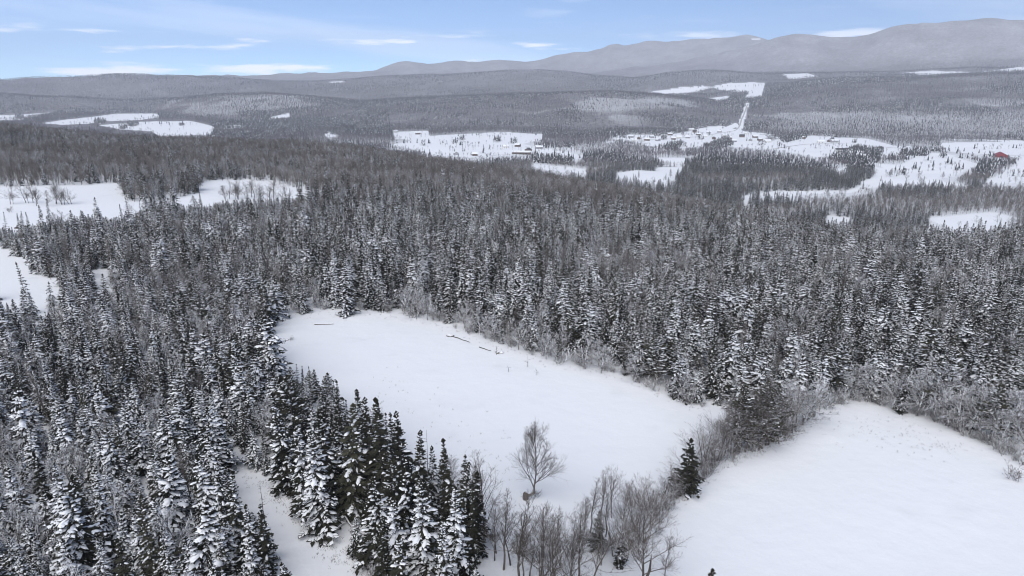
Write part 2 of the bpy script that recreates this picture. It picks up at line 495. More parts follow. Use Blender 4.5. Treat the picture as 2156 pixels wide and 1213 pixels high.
def mat_snow_topped(name, col, lo, hi, rnd=0.25):
    """Wood with snow resting on what faces up."""
    m, t, b = material(name)
    geo = nd(t, 'ShaderNodeNewGeometry')
    tc = nd(t, 'ShaderNodeTexCoord')
    sep = nd(t, 'ShaderNodeSeparateXYZ')
    lk(t, geo.outputs['True Normal'], sep.inputs[0])
    a = nd(t, 'ShaderNodeMath', operation='MULTIPLY_ADD', i_1=0.9, i_2=-0.45)
    lk(t, noise(t, 1.7, 3, tc.outputs['Object']), a.inputs[0])
    s = nd(t, 'ShaderNodeMath', operation='ADD')
    lk(t, sep.outputs['Z'], s.inputs[0]); lk(t, a.outputs[0], s.inputs[1])
    f = ramp(t, s.outputs[0], lo, hi)
    oi = nd(t, 'ShaderNodeObjectInfo')
    mr = nd(t, 'ShaderNodeMapRange', i_3=1 - rnd, i_4=1 + rnd)
    lk(t, oi.outputs['Random'], mr.inputs[0])
    hv = nd(t, 'ShaderNodeHueSaturation', i_Color=col)
    lk(t, mr.outputs[0], hv.inputs['Value'])
    lk(t, mixc(t, f, hv.outputs[0], (0.84, 0.85, 0.88, 1)), b.inputs['Base Color'])
    return m


M = {}
rng = np.random.default_rng(7)
M['ground'] = mat_ground()
M['needle'] = mat_plain('spruce_needles', (0.031, 0.031, 0.022, 1), 0.35, 1.1, 0.7, 0.4)
M['needle_olive'] = mat_plain('olive_needles', (0.058, 0.057, 0.040, 1), 0.3, 1.1, 0.7, 0.3)
M['bark'] = mat_plain('dark_bark', (0.085, 0.075, 0.068, 1), 0.4, 6)
M['load'] = mat_plain('settled_snow', (0.83, 0.845, 0.87, 1), 0.03, 2)
M['twig'] = mat_snow_topped('bare_wood', (0.120, 0.104, 0.092, 1), 0.80, 1.1)
M['twig_dust'] = mat_snow_topped('dusted_wood', (0.132, 0.117, 0.105, 1), 0.45, 0.75)
M['twig_snow'] = mat_snow_topped('snow_coated_wood', (0.12, 0.11, 0.105, 1), -0.25, 0.15)
M['farwood'] = mat_plain('far_wood', (0.135, 0.125, 0.130, 1), 0.2, 0.4, 0.9, 0.35)
M['farneedle'] = mat_plain('far_needles', (0.042, 0.045, 0.045, 1), 0.25, 0.4, 0.9, 0.30)

# ------------------------------------------------------------------ object helpers


def mesh(name, verts, faces, mats, mi=None, smooth=False):
    me = bpy.data.meshes.new(name)
    verts = np.asarray(verts, np.float32).reshape(-1, 3)
    if isinstance(faces, np.ndarray):
        n, k = faces.shape
        me.vertices.add(len(verts)); me.vertices.foreach_set('co', verts.ravel())
        me.loops.add(n * k); me.loops.foreach_set('vertex_index', faces.ravel().astype(np.int32))
        me.polygons.add(n)
        me.polygons.foreach_set('loop_start', np.arange(0, n * k, k, dtype=np.int32))
        me.polygons.foreach_set('loop_total', np.full(n, k, np.int32))
        if mi is not None:
            me.polygons.foreach_set('material_index', np.asarray(mi, np.int32))
        me.polygons.foreach_set('use_smooth', np.full(n, smooth, bool))
        me.update(calc_edges=True)
    else:
        me.from_pydata(verts.tolist(), [], faces)
        me.update()
    for m in (mats if isinstance(mats, (list, tuple)) else [mats]):
        me.materials.append(m)
    return me


def link(name, data, parent=None, loc=None, coll=None):
    o = bpy.data.objects.new(name, data)
    (coll or COL).objects.link(o)
    if parent is not None:
        o.parent = parent
    if loc is not None:
        o.location = loc
    return o


def tag(o, label=None, category=None, group=None, kind=None):
    if label: o['label'] = label
    if category: o['category'] = category
    if group: o['group'] = group
    if kind: o['kind'] = kind
    return o


# ------------------------------------------------------------------ terrain mesh


LIGHT_WOOD = [[(1640, 240), (1800, 228), (2156, 222), (2500, 222), (2500, 300), (2156, 299), (1900, 292), (1700, 287), (1600, 275)], [(1230, 204), (1440, 208), (1480, 225), (1300, 246), (1130, 238)], [(330, 215), (620, 205), (640, 225), (420, 235)]]


def light_wood(px, py):
    """Thin hardwood stands where the snow shows between the stems."""
    m = np.zeros(px.shape, bool)
    for p in LIGHT_WOOD:
        m |= in_poly(px, py, p)
    return m


def build_terrain():
    fine = np.radians(np.arange(-52, 52.01, 0.125))
    coarse = np.radians(np.arange(55, 305.1, 5))
    az = np.concatenate([fine, coarse])
    r = np.concatenate([np.geomspace(9, 420, 190, endpoint=False), np.geomspace(420, 7000, 420, endpoint=False), np.geomspace(7000, 13400, 70)])
    A, R = np.meshgrid(az, r)
    X, Y = R * np.sin(A), R * np.cos(A)
    Z = height(X, Y)
    op = open_ground(X, Y, Z)
    pxg, pyg, _ = project(X, Y, Z)
    jx = (fbm(X / 260, Y / 260, 91, 3) - 0.5) * 160
    jy = (fbm(X / 260, Y / 260, 92, 3) - 0.5) * 50
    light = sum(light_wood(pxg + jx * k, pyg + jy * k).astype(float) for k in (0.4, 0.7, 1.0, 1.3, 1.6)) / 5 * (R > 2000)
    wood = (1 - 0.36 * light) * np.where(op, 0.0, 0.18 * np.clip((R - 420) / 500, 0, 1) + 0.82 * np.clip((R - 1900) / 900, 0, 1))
    nr, na = R.shape
    verts = np.stack([X, Y, Z], -1).reshape(-1, 3)
    idx = np.arange(nr * na).reshape(nr, na)
    nxt = np.roll(idx, -1, axis=1)
    f = np.stack([idx[:-1], nxt[:-1], nxt[1:], idx[1:]], -1).reshape(-1, 4)[:, ::-1]
    # close the middle under the camera
    c = len(verts)
    verts = np.vstack([verts, [0, 0, float(height(np.array([0.]), np.array([0.]))[0])]])
    me = mesh('ground', verts, np.ascontiguousarray(f), M['ground'], smooth=True)
    cap = mesh('ground_cap', [tuple(verts[c])] + [tuple(v) for v in verts[:na]], [(0, 1 + (i + 1) % na, 1 + i) for i in range(na)], M['ground'])
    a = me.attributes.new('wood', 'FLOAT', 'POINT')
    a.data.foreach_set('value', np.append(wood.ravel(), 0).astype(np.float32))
    o = tag(link('ground', me), 'snow covered plateau, valley floor and mountains', None, None, 'structure')
    import bmesh
    bm = bmesh.new(); bm.from_mesh(me); bm.from_mesh(cap); bm.to_mesh(me); bm.free()
    bpy.data.meshes.remove(cap)
    # skyline used to leave out what no eye could see
    sl = (Z - CAMZ) / R
    run = np.maximum.accumulate(sl, axis=0)
    return az[:len(fine)], r, run[:, :len(fine)]


SK_AZ, SK_R, SK_RUN = build_terrain()


def may_be_seen(x, y, z, tall):
    az = np.arctan2(x, y); r = np.hypot(x, y)
    ia = np.clip(np.round((az - SK_AZ[0]) / (SK_AZ[1] - SK_AZ[0])).astype(int), 0, len(SK_AZ) - 1)
    ir = np.clip(np.searchsorted(SK_R, r * 0.97) - 1, 0, len(SK_R) - 1)
    return (z + tall - CAMZ) / r >= SK_RUN[ir, ia] - 0.002


# ------------------------------------------------------------------ trees


def tube(segs, sides=3):
    """Tapered prisms for an array of segments [x0 y0 z0 x1 y1 z1 r0 r1]."""
    s = np.asarray(segs, float)
    p0, p1, r0, r1 = s[:, 0:3], s[:, 3:6], s[:, 6], s[:, 7]
    d = p1 - p0
    d /= np.linalg.norm(d, axis=1, keepdims=True) + 1e-9
    ref = np.where(np.abs(d[:, 2:3]) > 0.9, np.array([[1., 0, 0]]), np.array([[0, 0, 1.]]))
    u = np.cross(d, ref); u /= np.linalg.norm(u, axis=1, keepdims=True) + 1e-9
    w = np.cross(u, d)
    V = []
    for k in range(sides):
        a = 2 * math.pi * k / sides + math.pi / 2 + (math.pi / sides if sides == 3 else 0)
        o = u * math.cos(a) + w * math.sin(a)
        V.append(p0 + o * r0[:, None]); V.append(p1 + o * r1[:, None])
    V = np.stack(V, 1)
    n = len(s)
    base = (np.arange(n) * sides * 2)[:, None]
    fs = []
    for k in range(sides):
        a, b = 2 * k, 2 * ((k + 1) % sides)
        fs.append(np.stack([base[:, 0] + a, base[:, 0] + b, base[:, 0] + b + 1], -1))
        fs.append(np.stack([base[:, 0] + a, base[:, 0] + b + 1, base[:, 0] + a + 1], -1))
    return V.reshape(-1, 3), np.concatenate(fs)


def trunk_segs(rng, H, rad, lean=0.0):
    n = 7
    p = np.zeros((n + 1, 3))
    p[:, 2] = np.linspace(-0.4, H * 0.97, n + 1)
    p[1:, :2] = np.cumsum(rng.normal(0, 0.012 * H / n + 0.01, (n, 2)), 0)
    rr = np.linspace(rad, 0.012, n + 1)
    return np.hstack([p[:-1], p[1:], rr[:-1, None], rr[1:, None]]), p


def conifer(seed, H, R, snow, step=0.66, first=0.05, power=1.0, nb=6, twigs=13, droop=0.42, ragged=0.30, pine=False):
    R = R if pine else R * 1.22
    """Returns trunk, crown and settled snow as (verts, faces)."""
    rng = np.random.default_rng(seed)
    ts, tp = trunk_segs(rng, H, 0.011 * H + 0.03)
    tv, tf = tube(ts, 6)
    zs = []
    z = first * H
    while z < 0.975 * H:
        zs.append(z)
        z += step * (1.15 - 0.55 * z / H) * rng.uniform(0.7, 1.3)
    zb, azb = [], []
    for z in zs:
        n = max(3, int(round(nb * (1.05 - 0.35 * z / H) + rng.uniform(-1, 1))))
        a0 = rng.uniform(0, 6.28)
        for k in range(n):
            zb.append(z + rng.normal(0, 0.08)); azb.append(a0 + 6.283 * k / n + rng.normal(0, 0.25))
    zb = np.array(zb); azb = np.array(azb); N = len(zb)
    t = zb / H
    side = 1 + ragged * np.sin(azb * 2 + rng.uniform(0, 6)) * 0.6 + ragged * np.sin(azb + 5 * t + rng.uniform(0, 6)) * 0.6
    L = R * np.clip(1 - t, 0.0, 1) ** power * side * rng.uniform(0.62, 1.18, N) + 0.08
    if pine:
        L = R * np.clip(np.sin(np.clip((1 - t) * 1.35, 0, 1) * 1.57), 0.12, 1) * side * rng.uniform(0.55, 1.15, N)
    low = np.clip((0.16 - t) / 0.16, 0, 1)
    L = L * (1 - 0.35 * low)
    elev = 0.42 * np.clip((t - 0.6) / 0.4, 0, 1) - 0.32 * (1 - t) + rng.normal(0, 0.10, N)
    if pine:
        elev = 0.25 * t + rng.normal(0, 0.12, N) + 0.1
    out = np.stack([np.cos(azb), np.sin(azb), 0 * azb], -1)
    sd = np.stack([-np.sin(azb), np.cos(azb), 0 * azb], -1)
    cx = np.interp(zb, tp[:, 2], tp[:, 0]); cy = np.interp(zb, tp[:, 2], tp[:, 1])
    base = np.stack([cx, cy, zb], -1)
    dr = droop * rng.uniform(0.6, 1.4, N)

    def spine(s):        # s: (N, k)
        h = s * L[:, None]
        dz = np.tan(np.clip(elev, -1, 1))[:, None] * h - (dr / np.maximum(R, 1))[:, None] * h * h * 0.9 + 0.12 * L[:, None] * s ** 4
        return base[:, None, :] + out[:, None, :] * h[..., None] + np.array([0, 0, 1.0]) * dz[..., None]
    T = twigs
    s = np.clip((np.arange(T)[None] + rng.uniform(0, 1, (N, T))) / T, 0, 0.98)
    s = (0.30 + 0.70 * s) if pine else (0.10 + 0.9 * s)
    sg = np.where((np.arange(T)[None] + rng.integers(0, 2, (N, 1))) % 2 == 0, 1.0, -1.0)
    P = spine(s)
    sp = rng.uniform(0.35, 1.0, (N, T))
    D = out[:, None] * (1 - 0.55 * sp)[..., None] + sd[:, None] * (sg * sp)[..., None]
    D /= np.linalg.norm(D, axis=2, keepdims=True)
    ln = (0.44 * L[:, None] * (1.05 - 0.60 * s) + 0.10) * rng.uniform(0.7, 1.25, (N, T))
    if pine:
        ln = rng.uniform(0.35, 0.75, (N, T)) * (0.6 + 0.12 * L[:, None])
    dz = -ln * rng.uniform(0.02, 0.42, (N, T)) if not pine else ln * rng.uniform(-0.25, 0.45, (N, T))
    tip = P + D * ln[..., None]
    tip[..., 2] += dz
    wd = (0.05 + 0.056 * L[:, None]) * rng.uniform(0.8, 1.5, (N, T))
    perp = np.cross(D, np.array([0, 0, 1.0])) * wd[..., None]
    mid = P + (tip - P) * 0.45
    mid[..., 2] += 0.03
    # a needle spray is a small kite
    K = np.stack([P, mid + perp, tip, mid - perp], 2).reshape(-1, 4, 3)
    # leading shoot of each branch
    s3 = np.broadcast_to(np.array([[0.0, 0.5, 1.0]]), (N, 3))
    S3 = spine(s3)
    w2 = (0.05 + 0.03 * L)[:, None]
    K2 = np.stack([S3[:, 0], S3[:, 1] + sd * w2, S3[:, 2], S3[:, 1] - sd * w2], 1)
    # sprays hanging under the branch close the crown
    hs = rng.uniform(0.25, 0.85, (N, 3))
    HP = spine(hs)
    dn = np.array([0, 0, -1.0]) * (rng.uniform(0.20, 0.45, (N, 3)) * (0.5 + 0.22 * L[:, None]))[..., None]
    hw = out[:, None] * (0.10 + 0.10 * L[:, None])[..., None] + sd[:, None] * rng.normal(0, 0.08, (N, 3))[..., None]
    K3 = np.stack([HP - hw, HP + dn * 0.6 - hw * 0.6, HP + dn, HP + hw], 2).reshape(-1, 4, 3)
    top = np.array([tp[-1, 0], tp[-1, 1], H])
    K4 = []
    for k in range(6):
        a = k * 1.05 + rng.uniform(0, 0.5)
        o = np.array([math.cos(a), math.sin(a), 0]) * (0.09 + 0.008 * H)
        zt = H - rng.uniform(0.25, 0.6)
        b0 = np.array([top[0], top[1], zt])
        K4.append([b0 - [0, 0, 0.35], b0 + o * 1.6, top + [0, 0, 0.05], b0 - o * 0.2])
    KK = np.concatenate([K, K2] + ([] if pine else [K3]) + [np.array(K4)])
    cv = KK.reshape(-1, 3)
    n4 = np.arange(len(KK))[:, None] * 4
    cf = np.concatenate([n4 + np.array([[0, 1, 2]]), n4 + np.array([[0, 2, 3]])])
    # settled snow: raised copies of some sprays, and pads on the branches
    SV, SF, nv = [], [], 0
    wind = rng.uniform(0, 6.28)
    pr = snow * (1 - 0.75 * t ** 2.2) * (1 + 0.35 * np.sin(azb - wind)) * rng.uniform(0.55, 1.35, N)
    pick = rng.uniform(0, 1, (N, T)) < np.clip(pr * (0.26 if snow < 1 else 0.48), 0, 0.7)[:, None]
    Pp, Tp, Wp, Mp = P[pick], tip[pick], perp[pick], mid[pick]
    if len(Pp):
        up = np.array([0, 0, 1.0])
        q = rng.uniform(0.75, 1.1, (len(Pp), 1)); ww = rng.uniform(0.65, 1.15, (len(Pp), 1))
        a = Pp + (Mp - Pp) * 0.25 + up * 0.03
        b = Mp + Wp * ww + up * 0.025
        c = Pp + (Tp - Pp) * 0.92 * q + up * 0.03
        d = Mp - Wp * ww + up * 0.025
        e = Mp + up * (0.10 + 0.05 * ww)
        V5 = np.stack([a, b, c, d, e], 1).reshape(-1, 3)
        n5 = np.arange(len(Pp))[:, None] * 5
        SV.append(V5)
        SF.append(np.concatenate([n5 + np.array([x]) for x in ([0, 1, 4], [1, 2, 4], [2, 3, 4], [3, 0, 4])]))
        nv += len(V5)
    for rep in range(2):
        go = rng.uniform(0, 1, N) < np.clip(pr * (0.85 if rep == 0 else 0.55), 0, 0.95)
        idx = np.nonzero(go)[0]
        if not len(idx):
            continue
        s0 = np.zeros((N, 2)); s0[:, 0] = rng.uniform(0.45, 0.85, N) if rep == 0 else rng.uniform(0.2, 0.8, N); s0[:, 1] = s0[:, 0] + 0.08
        Q = spine(s0)[idx]
        c0 = Q[:, 0] + np.array([0, 0, 0.02])
        ax = Q[:, 1] - Q[:, 0]
        ax /= np.linalg.norm(ax, axis=1, keepdims=True) + 1e-9
        tw = rng.normal(0, 0.30, len(idx))
        sx = sd[idx]
        ax2 = ax * np.cos(tw)[:, None] + sx * np.sin(tw)[:, None]
        sx2 = np.cross(np.array([0, 0, 1.0]), ax2); sx2 /= np.linalg.norm(sx2, axis=1, keepdims=True) + 1e-9
        la = np.minimum(0.12 + 0.34 * L[idx], 0.58) * rng.uniform(0.55, 1.3, len(idx))
        lb = la * rng.uniform(0.24, 0.42, len(idx)) + 0.05
        lc = lb * rng.uniform(0.45, 0.75, len(idx))
        V = []
        for ring, (sc_, zz) in enumerate(((1.0, -0.1), (0.78, 0.7))):
            for k in range(6):
                an = k * math.pi / 3 + ring * 0.4
                jit = rng.uniform(0.75, 1.2, len(idx))
                V.append(c0 + ax2 * (la * sc_ * math.cos(an) * jit)[:, None] + sx2 * (lb * sc_ * math.sin(an) * jit)[:, None] + np.array([0, 0, 1.0]) * (lc * zz)[:, None])
        V.append(c0 + np.array([0, 0, 1.0]) * lc[:, None])
        V = np.stack(V, 1)
        f = []
        for k in range(6):
            k2 = (k + 1) % 6
            f += [[k, k2, 6 + k2], [k, 6 + k2, 6 + k], [6 + k, 6 + k2, 12]]
        n13 = np.arange(len(idx))[:, None] * 13 + nv
        SV.append(V.reshape(-1, 3))
        SF.append(np.concatenate([n13 + np.array([x]) for x in f]))
        nv += len(idx) * 13
    sv, sf = (np.vstack(SV), np.vstack(SF)) if SV else (np.zeros((0, 3)), np.zeros((0, 3), int))
    return (tv, tf), (cv, cf), (sv, sf)


def bare_tree(seed, H, form='vase', n1=18, n2=10, n3=6, bush=False, bend=None, thick=1.0):
    """Leafless tree: trunk segments and branch segments."""
    rng = np.random.default_rng(seed)
    trunk, limbs = [], []

    def rot_about(d, ang, az):
        d = d / np.linalg.norm(d)
        ref = np.array([1., 0, 0]) if abs(d[2]) > 0.8 else np.array([0, 0, 1.])
        u = np.cross(d, ref); u /= np.linalg.norm(u)
        w = np.cross(d, u)
        return d * math.cos(ang) + (u * math.cos(az) + w * math.sin(az)) * math.sin(ang)

    def grow(p, d, ln, r, lev, upw):
        nseg = (8, 4, 3, 2)[lev]
        pts = [np.array(p, float)]
        dirs = []
        d = np.array(d, float)
        wob = (0.05, 0.13, 0.18, 0.2)[lev]
        for i in range(nseg):
            d = d + rng.normal(0, wob, 3) + np.array([0, 0, upw])
            d /= np.linalg.norm(d)
            pts.append(pts[-1] + d * ln / nseg); dirs.append(d.copy())
        r1 = max(0.006, r * (0.22 if lev == 0 else 0.3))
        for i in range(nseg):
            a = r + (r1 - r) * i / nseg; b = r + (r1 - r) * (i + 1) / nseg
            (trunk if lev == 0 else limbs).append([*pts[i], *pts[i + 1], a, b])
        if lev == 3:
            return
        n = (n1, n2, n3)[lev]
        n = max(2, int(n * rng.uniform(0.75, 1.2)))
        for k in range(n):
            u = rng.uniform({'vase': 0.24, 'round': 0.24, 'tall': 0.34, 'fan': 0.06}[form] if lev == 0 else 0.2, 1.0)
            i = min(nseg - 1, int(u * nseg))
            q = pts[i] + (pts[i + 1] - pts[i]) * (u * nseg - i)
            if lev == 0:
                ang = {'vase': 0.62, 'round': 0.95, 'tall': 0.55, 'fan': 0.75}[form] * rng.uniform(0.7, 1.25) * (1.15 - 0.55 * u)
                cl = ln * {'vase': 0.52, 'round': 0.55, 'tall': 0.36, 'fan': 0.62}[form] * (1.18 - 0.72 * u) * rng.uniform(0.75, 1.15)
                cr = max(0.012, r * (1 - 0.75 * u) * 0.55)
                cu = {'vase': 0.10, 'round': 0.04, 'tall': 0.08, 'fan': 0.10}[form]
            else:
                ang = rng.uniform(0.4, 0.85)
                cl = ln * rng.uniform(0.35, 0.6) * (1.1 - 0.5 * u)
                cr = max((0, 0.013, 0.011)[lev], r * (1 - 0.65 * u) * 0.5)
                cu = 0.06
            grow(q, rot_about(dirs[i], ang, rng.uniform(0, 6.28)), cl, cr, lev + 1, cu)
    if bush:
        for k in range(bush):
            a = rng.uniform(0, 6.28); sp = rng.uniform(0.1, 0.75)
            grow((rng.normal(0, 0.12 * H), rng.normal(0, 0.12 * H), -0.1), (math.cos(a) * sp, math.sin(a) * sp, 1), H * rng.uniform(0.5, 1.05), 0.010 + 0.008 * H * 0.4, 1, -0.03 if form == 'round' else 0.02)
        trunk = limbs[:max(4, bush)]
        limbs = limbs[max(4, bush):]
    else:
        p0 = (0, 0, -0.4)
        if bend is not None:
            for i in range(len(bend) - 1):
                trunk.append([*bend[i], *bend[i + 1], 0.021 * H, 0.020 * H])
            p0 = bend[-1]
        grow(p0, (rng.normal(0, 0.04), rng.normal(0, 0.04), 1), H + 0.4 - max(0, p0[2]), 0.013 * H + 0.02, 0, 0.03)
    T_, L_ = np.array(trunk), np.array(limbs)
    k = H / max(L_[:, 5].max(), T_[:, 5].max())          # the topmost twig is at the asked height
    T_ *= k; L_[:, :6] *= k
    L_[:, 6:] = np.maximum(L_[:, 6:] * k, 0.006) * thick
    tv, tf = tube(T_, 5)
    lv, lf = tube(L_, 3)
    return (tv, tf), (lv, lf)


class Kind:
    """One tree shape: its parts as meshes, and all of it as one mesh for the far mass of the wood."""

    def __init__(self, name, H, parts, coll):
        self.name, self.H = name, H
        self.meshes = []
        vs, fs, mi, mats, off = [], [], [], [], 0
        for pname, (v, f), m, par in parts:
            if not len(f):
                continue
            self.meshes.append((pname, mesh(name + '_' + pname, v, f, m, smooth=(pname == 'settled_snow')), par))
            vs.append(v); fs.append(f + off); off += len(v)
            mi += [len(mats)] * len(f); mats.append(m)
        self.joined = mesh(name, np.vstack(vs), np.vstack(fs), mats, mi)
        self.joined.polygons.foreach_set('use_smooth', np.array([mats[k] is M['load'] for k in mi], bool))
        self.obj = bpy.data.objects.new(name + '_shape', self.joined)
        coll.objects.link(self.obj)


def coll(name):
    return bpy.data.collections.new(name)


C_SPR, C_BARE = coll('spruce_shapes'), coll('bare_shapes')
SPRUCE, BARE, BUSH = [], [], []


def add_conifer(i, H, R, snow, needle='needle', **kw):
    a, b, c = conifer(100 + i, H, R, snow, **kw)
    SPRUCE.append(Kind('conifer_%02d' % i, H, [('trunk', a, M['bark'], None), ('crown', b, M[needle], None), ('settled_snow', c, M['load'], 'crown')], C_SPR))
    SPRUCE[-1].snow = snow
    SPRUCE[-1].pine = kw.get('pine', False)


# 0-3 heavy snow, 4-8 medium, 9-12 light, 13-15 pines
for i, (H, R, s) in enumerate([(13, 2.6, 1.25), (11, 2.3, 1.3), (15, 2.7, 1.15), (8, 2.0, 1.35)]):
    add_conifer(i, H, R, s)
for i, (H, R, s) in enumerate([(14, 2.1, 0.88), (12, 2.0, 0.80), (16, 2.4, 0.85), (10, 1.8, 0.90), (13, 2.5, 0.70)]):
    add_conifer(4 + i, H, R, s)
for i, (H, R, s) in enumerate([(14, 1.9, 0.30), (12, 2.0, 0.40), (16, 2.0, 0.25), (9, 1.8, 0.14)]):
    add_conifer(9 + i, H, R, s, needle='needle' if i != 1 else 'needle_olive')
for i, (H, R, s) in enumerate([(15, 3.2, 0.45), (13, 3.4, 0.95), (16, 3.4, 0.2)]):
    add_conifer(13 + i, H, R, s, needle='needle_olive', pine=True, step=0.75, nb=6, twigs=20, first=0.22, droop=0.15)

# odd ones: slim, squat, sparse, young
add_conifer(16, 12, 1.45, 0.75, ragged=0.55)
add_conifer(17, 10, 2.7, 1.2, power=0.8, ragged=0.45)
add_conifer(18, 15, 1.7, 0.35, step=1.0, nb=5, ragged=0.5)
add_conifer(19, 7, 1.5, 1.25, power=0.9)
add_conifer(20, 13, 2.2, 0.8, step=0.85, nb=5, ragged=0.6, droop=0.7)


def odd_one(k):
    if k > 12 or rng.uniform() > 0.34:
        return k
    return int(rng.choice([17, 19, 17, 20] if k < 4 else ([16, 20, 16, 18] if k < 9 else [18, 18, 16])))


def add_bare(i, H, twig, **kw):
    a, b = bare_tree(300 + i, H, thick=1.7 if twig == 'twig_snow' else 1.0, **kw)
    BARE.append(Kind('bare_%02d' % i, H, [('trunk', a, M[twig], None), ('branches', b, M[twig], None)], C_BARE))
    BARE[-1].snowy = twig == 'twig_snow'


for i, (H, f, tw) in enumerate([(13, 'vase', 'twig'), (12, 'round', 'twig'), (14, 'tall', 'twig'), (11, 'vase', 'twig'), (12, 'round', 'twig_dust'), (13, 'vase', 'twig_dust'),
                                (14, 'tall', 'twig_dust'), (10, 'round', 'twig_snow'), (11, 'vase', 'twig_snow'), (9, 'round', 'twig_snow')]):
    add_bare(i, H, tw, form=f)
for i, (H, tw, f) in enumerate([(2.2, 'twig', 'vase'), (2.6, 'twig_dust', 'vase'), (2.4, 'twig_snow', 'round'), (3.2, 'twig_snow', 'round')]):
    a, b = bare_tree(400 + i, H, form=f, bush=14, n2=6, n3=4, thick=1.8 if tw == 'twig_snow' else 1.0)
    BUSH.append(Kind('bush_%02d' % i, H, [('stems', a, M[tw], None), ('branches', b, M[tw], None)], C_BARE))
    BUSH[-1].snowy = tw == 'twig_snow'

# far shapes: a few faces each
C_FARB, C_FARC = coll('far_bare_shapes'), coll('far_conifer_shapes')


def far_bare(i):
    rng = np.random.default_rng(500 + i)
    H = 14
    segs = [[0, 0, -1, rng.normal(0, .3), rng.normal(0, .3), H * 0.95, 0.24, 0.08]]
    for k in range(10):
        z0 = rng.uniform(0.45, 0.85) * H; a = rng.uniform(0, 6.28); l = rng.uniform(2.2, 4.0) * (1.2 - z0 / H * 0.6); up = rng.uniform(1.5, 4)
        segs.append([0, 0, z0, math.cos(a) * l, math.sin(a) * l, min(H, z0 + up), 0.17, 0.09])
    v, f = tube(segs, 3)
    o = bpy.data.objects.new('far_bare_%d' % i, mesh('far_bare', v, f, M['farwood']))
    C_FARB.objects.link(o)


def far_conifer(i):
    rng = np.random.default_rng(540 + i)
    H = 14; V, F_ = [], []
    for k in range(6):
        z0 = (0.08 + 0.15 * k) * H; rad = 2.5 * (1 - k / 6.6) * rng.uniform(0.85, 1.1)
        n = 7; b = len(V)
        for j in range(n):
            a = 6.283 * j / n + rng.uniform(0, .5)
            V.append([math.cos(a) * rad * rng.uniform(.7, 1.2), math.sin(a) * rad * rng.uniform(.7, 1.2), z0 + rng.uniform(-.4, .4)])
        V.append([0, 0, min(H, z0 + 0.30 * H)])
        F_ += [[b + j, b + (j + 1) % n, b + n] for j in range(n)]
    mi = (rng.uniform(0, 1, len(F_)) < (0.05, 0.22, 0.12)[i]).astype(int)
    o = bpy.data.objects.new('far_conifer_%d' % i, mesh('far_conifer', V, np.array(F_), [M['farneedle'], M['load']], mi))
    C_FARC.objects.link(o)


for i in range(4): far_bare(i)
for i in range(3): far_conifer(i)


def scatter(name, collection, pos, rot, scl, idx, label, category):
    """One mass of plants: a shape at each point."""
    pos = np.asarray(pos, np.float32)
    me = bpy.data.meshes.new(name)
    me.vertices.add(len(pos)); me.vertices.foreach_set('co', pos.ravel())
    for nm, typ, dat, key in (('rot', 'FLOAT_VECTOR', np.asarray(rot, np.float32), 'vector'), ('scl', 'FLOAT_VECTOR', np.asarray(scl, np.float32), 'vector'), ('idx', 'INT', np.asarray(idx, np.int32), 'value')):
        a = me.attributes.new(nm, typ, 'POINT')
        a.data.foreach_set(key, dat.ravel())
    o = link(name, me)
    ng = bpy.data.node_groups.new(name + '_planting', 'GeometryNodeTree')
    ng.interface.new_socket('Geometry', in_out='INPUT', socket_type='NodeSocketGeometry')
    ng.interface.new_socket('Geometry', in_out='OUTPUT', socket_type='NodeSocketGeometry')
    gi, go = nd(ng, 'NodeGroupInput'), nd(ng, 'NodeGroupOutput')
    iop = nd(ng, 'GeometryNodeInstanceOnPoints')
    ci = nd(ng, 'GeometryNodeCollectionInfo')
    ci.inputs['Collection'].default_value = collection
    ci.inputs['Separate Children'].default_value = True
    ci.inputs['Reset Children'].default_value = True
    iop.inputs['Pick Instance'].default_value = True
    e2r = nd(ng, 'FunctionNodeEulerToRotation')
    for nm, typ, dst in (('rot', 'FLOAT_VECTOR', e2r.inputs[0]), ('scl', 'FLOAT_VECTOR', iop.inputs['Scale']), ('idx', 'INT', iop.inputs['Instance Index'])):
        na = nd(ng, 'GeometryNodeInputNamedAttribute', data_type=typ)
        na.inputs['Name'].default_value = nm
        lk(ng, na.outputs['Attribute'], dst)
    lk(ng, gi.outputs[0], iop.inputs['Points'])
    lk(ng, ci.outputs[0], iop.inputs['Instance'])
    lk(ng, e2r.outputs[0], iop.inputs['Rotation'])
    lk(ng, iop.outputs[0], go.inputs[0])
    md = o.modifiers.new('planting', 'NODES')
    md.node_group = ng
    return tag(o, label, category, None, 'stuff')


# ------------------------------------------------------------------ the near woods: every tree as a row of data first
trees = []     # dict: x y z, kind object, h, rz, cls, hand label


def jitter_grid(x0, x1, y0, y1, s):
    gx, gy = np.meshgrid(np.arange(x0, x1, s), np.arange(y0, y1, s))
    x = gx.ravel() + rng.uniform(-0.48, 0.48, gx.size) * s
    y = gy.ravel() + rng.uniform(-0.48, 0.48, gx.size) * s
    return x, y


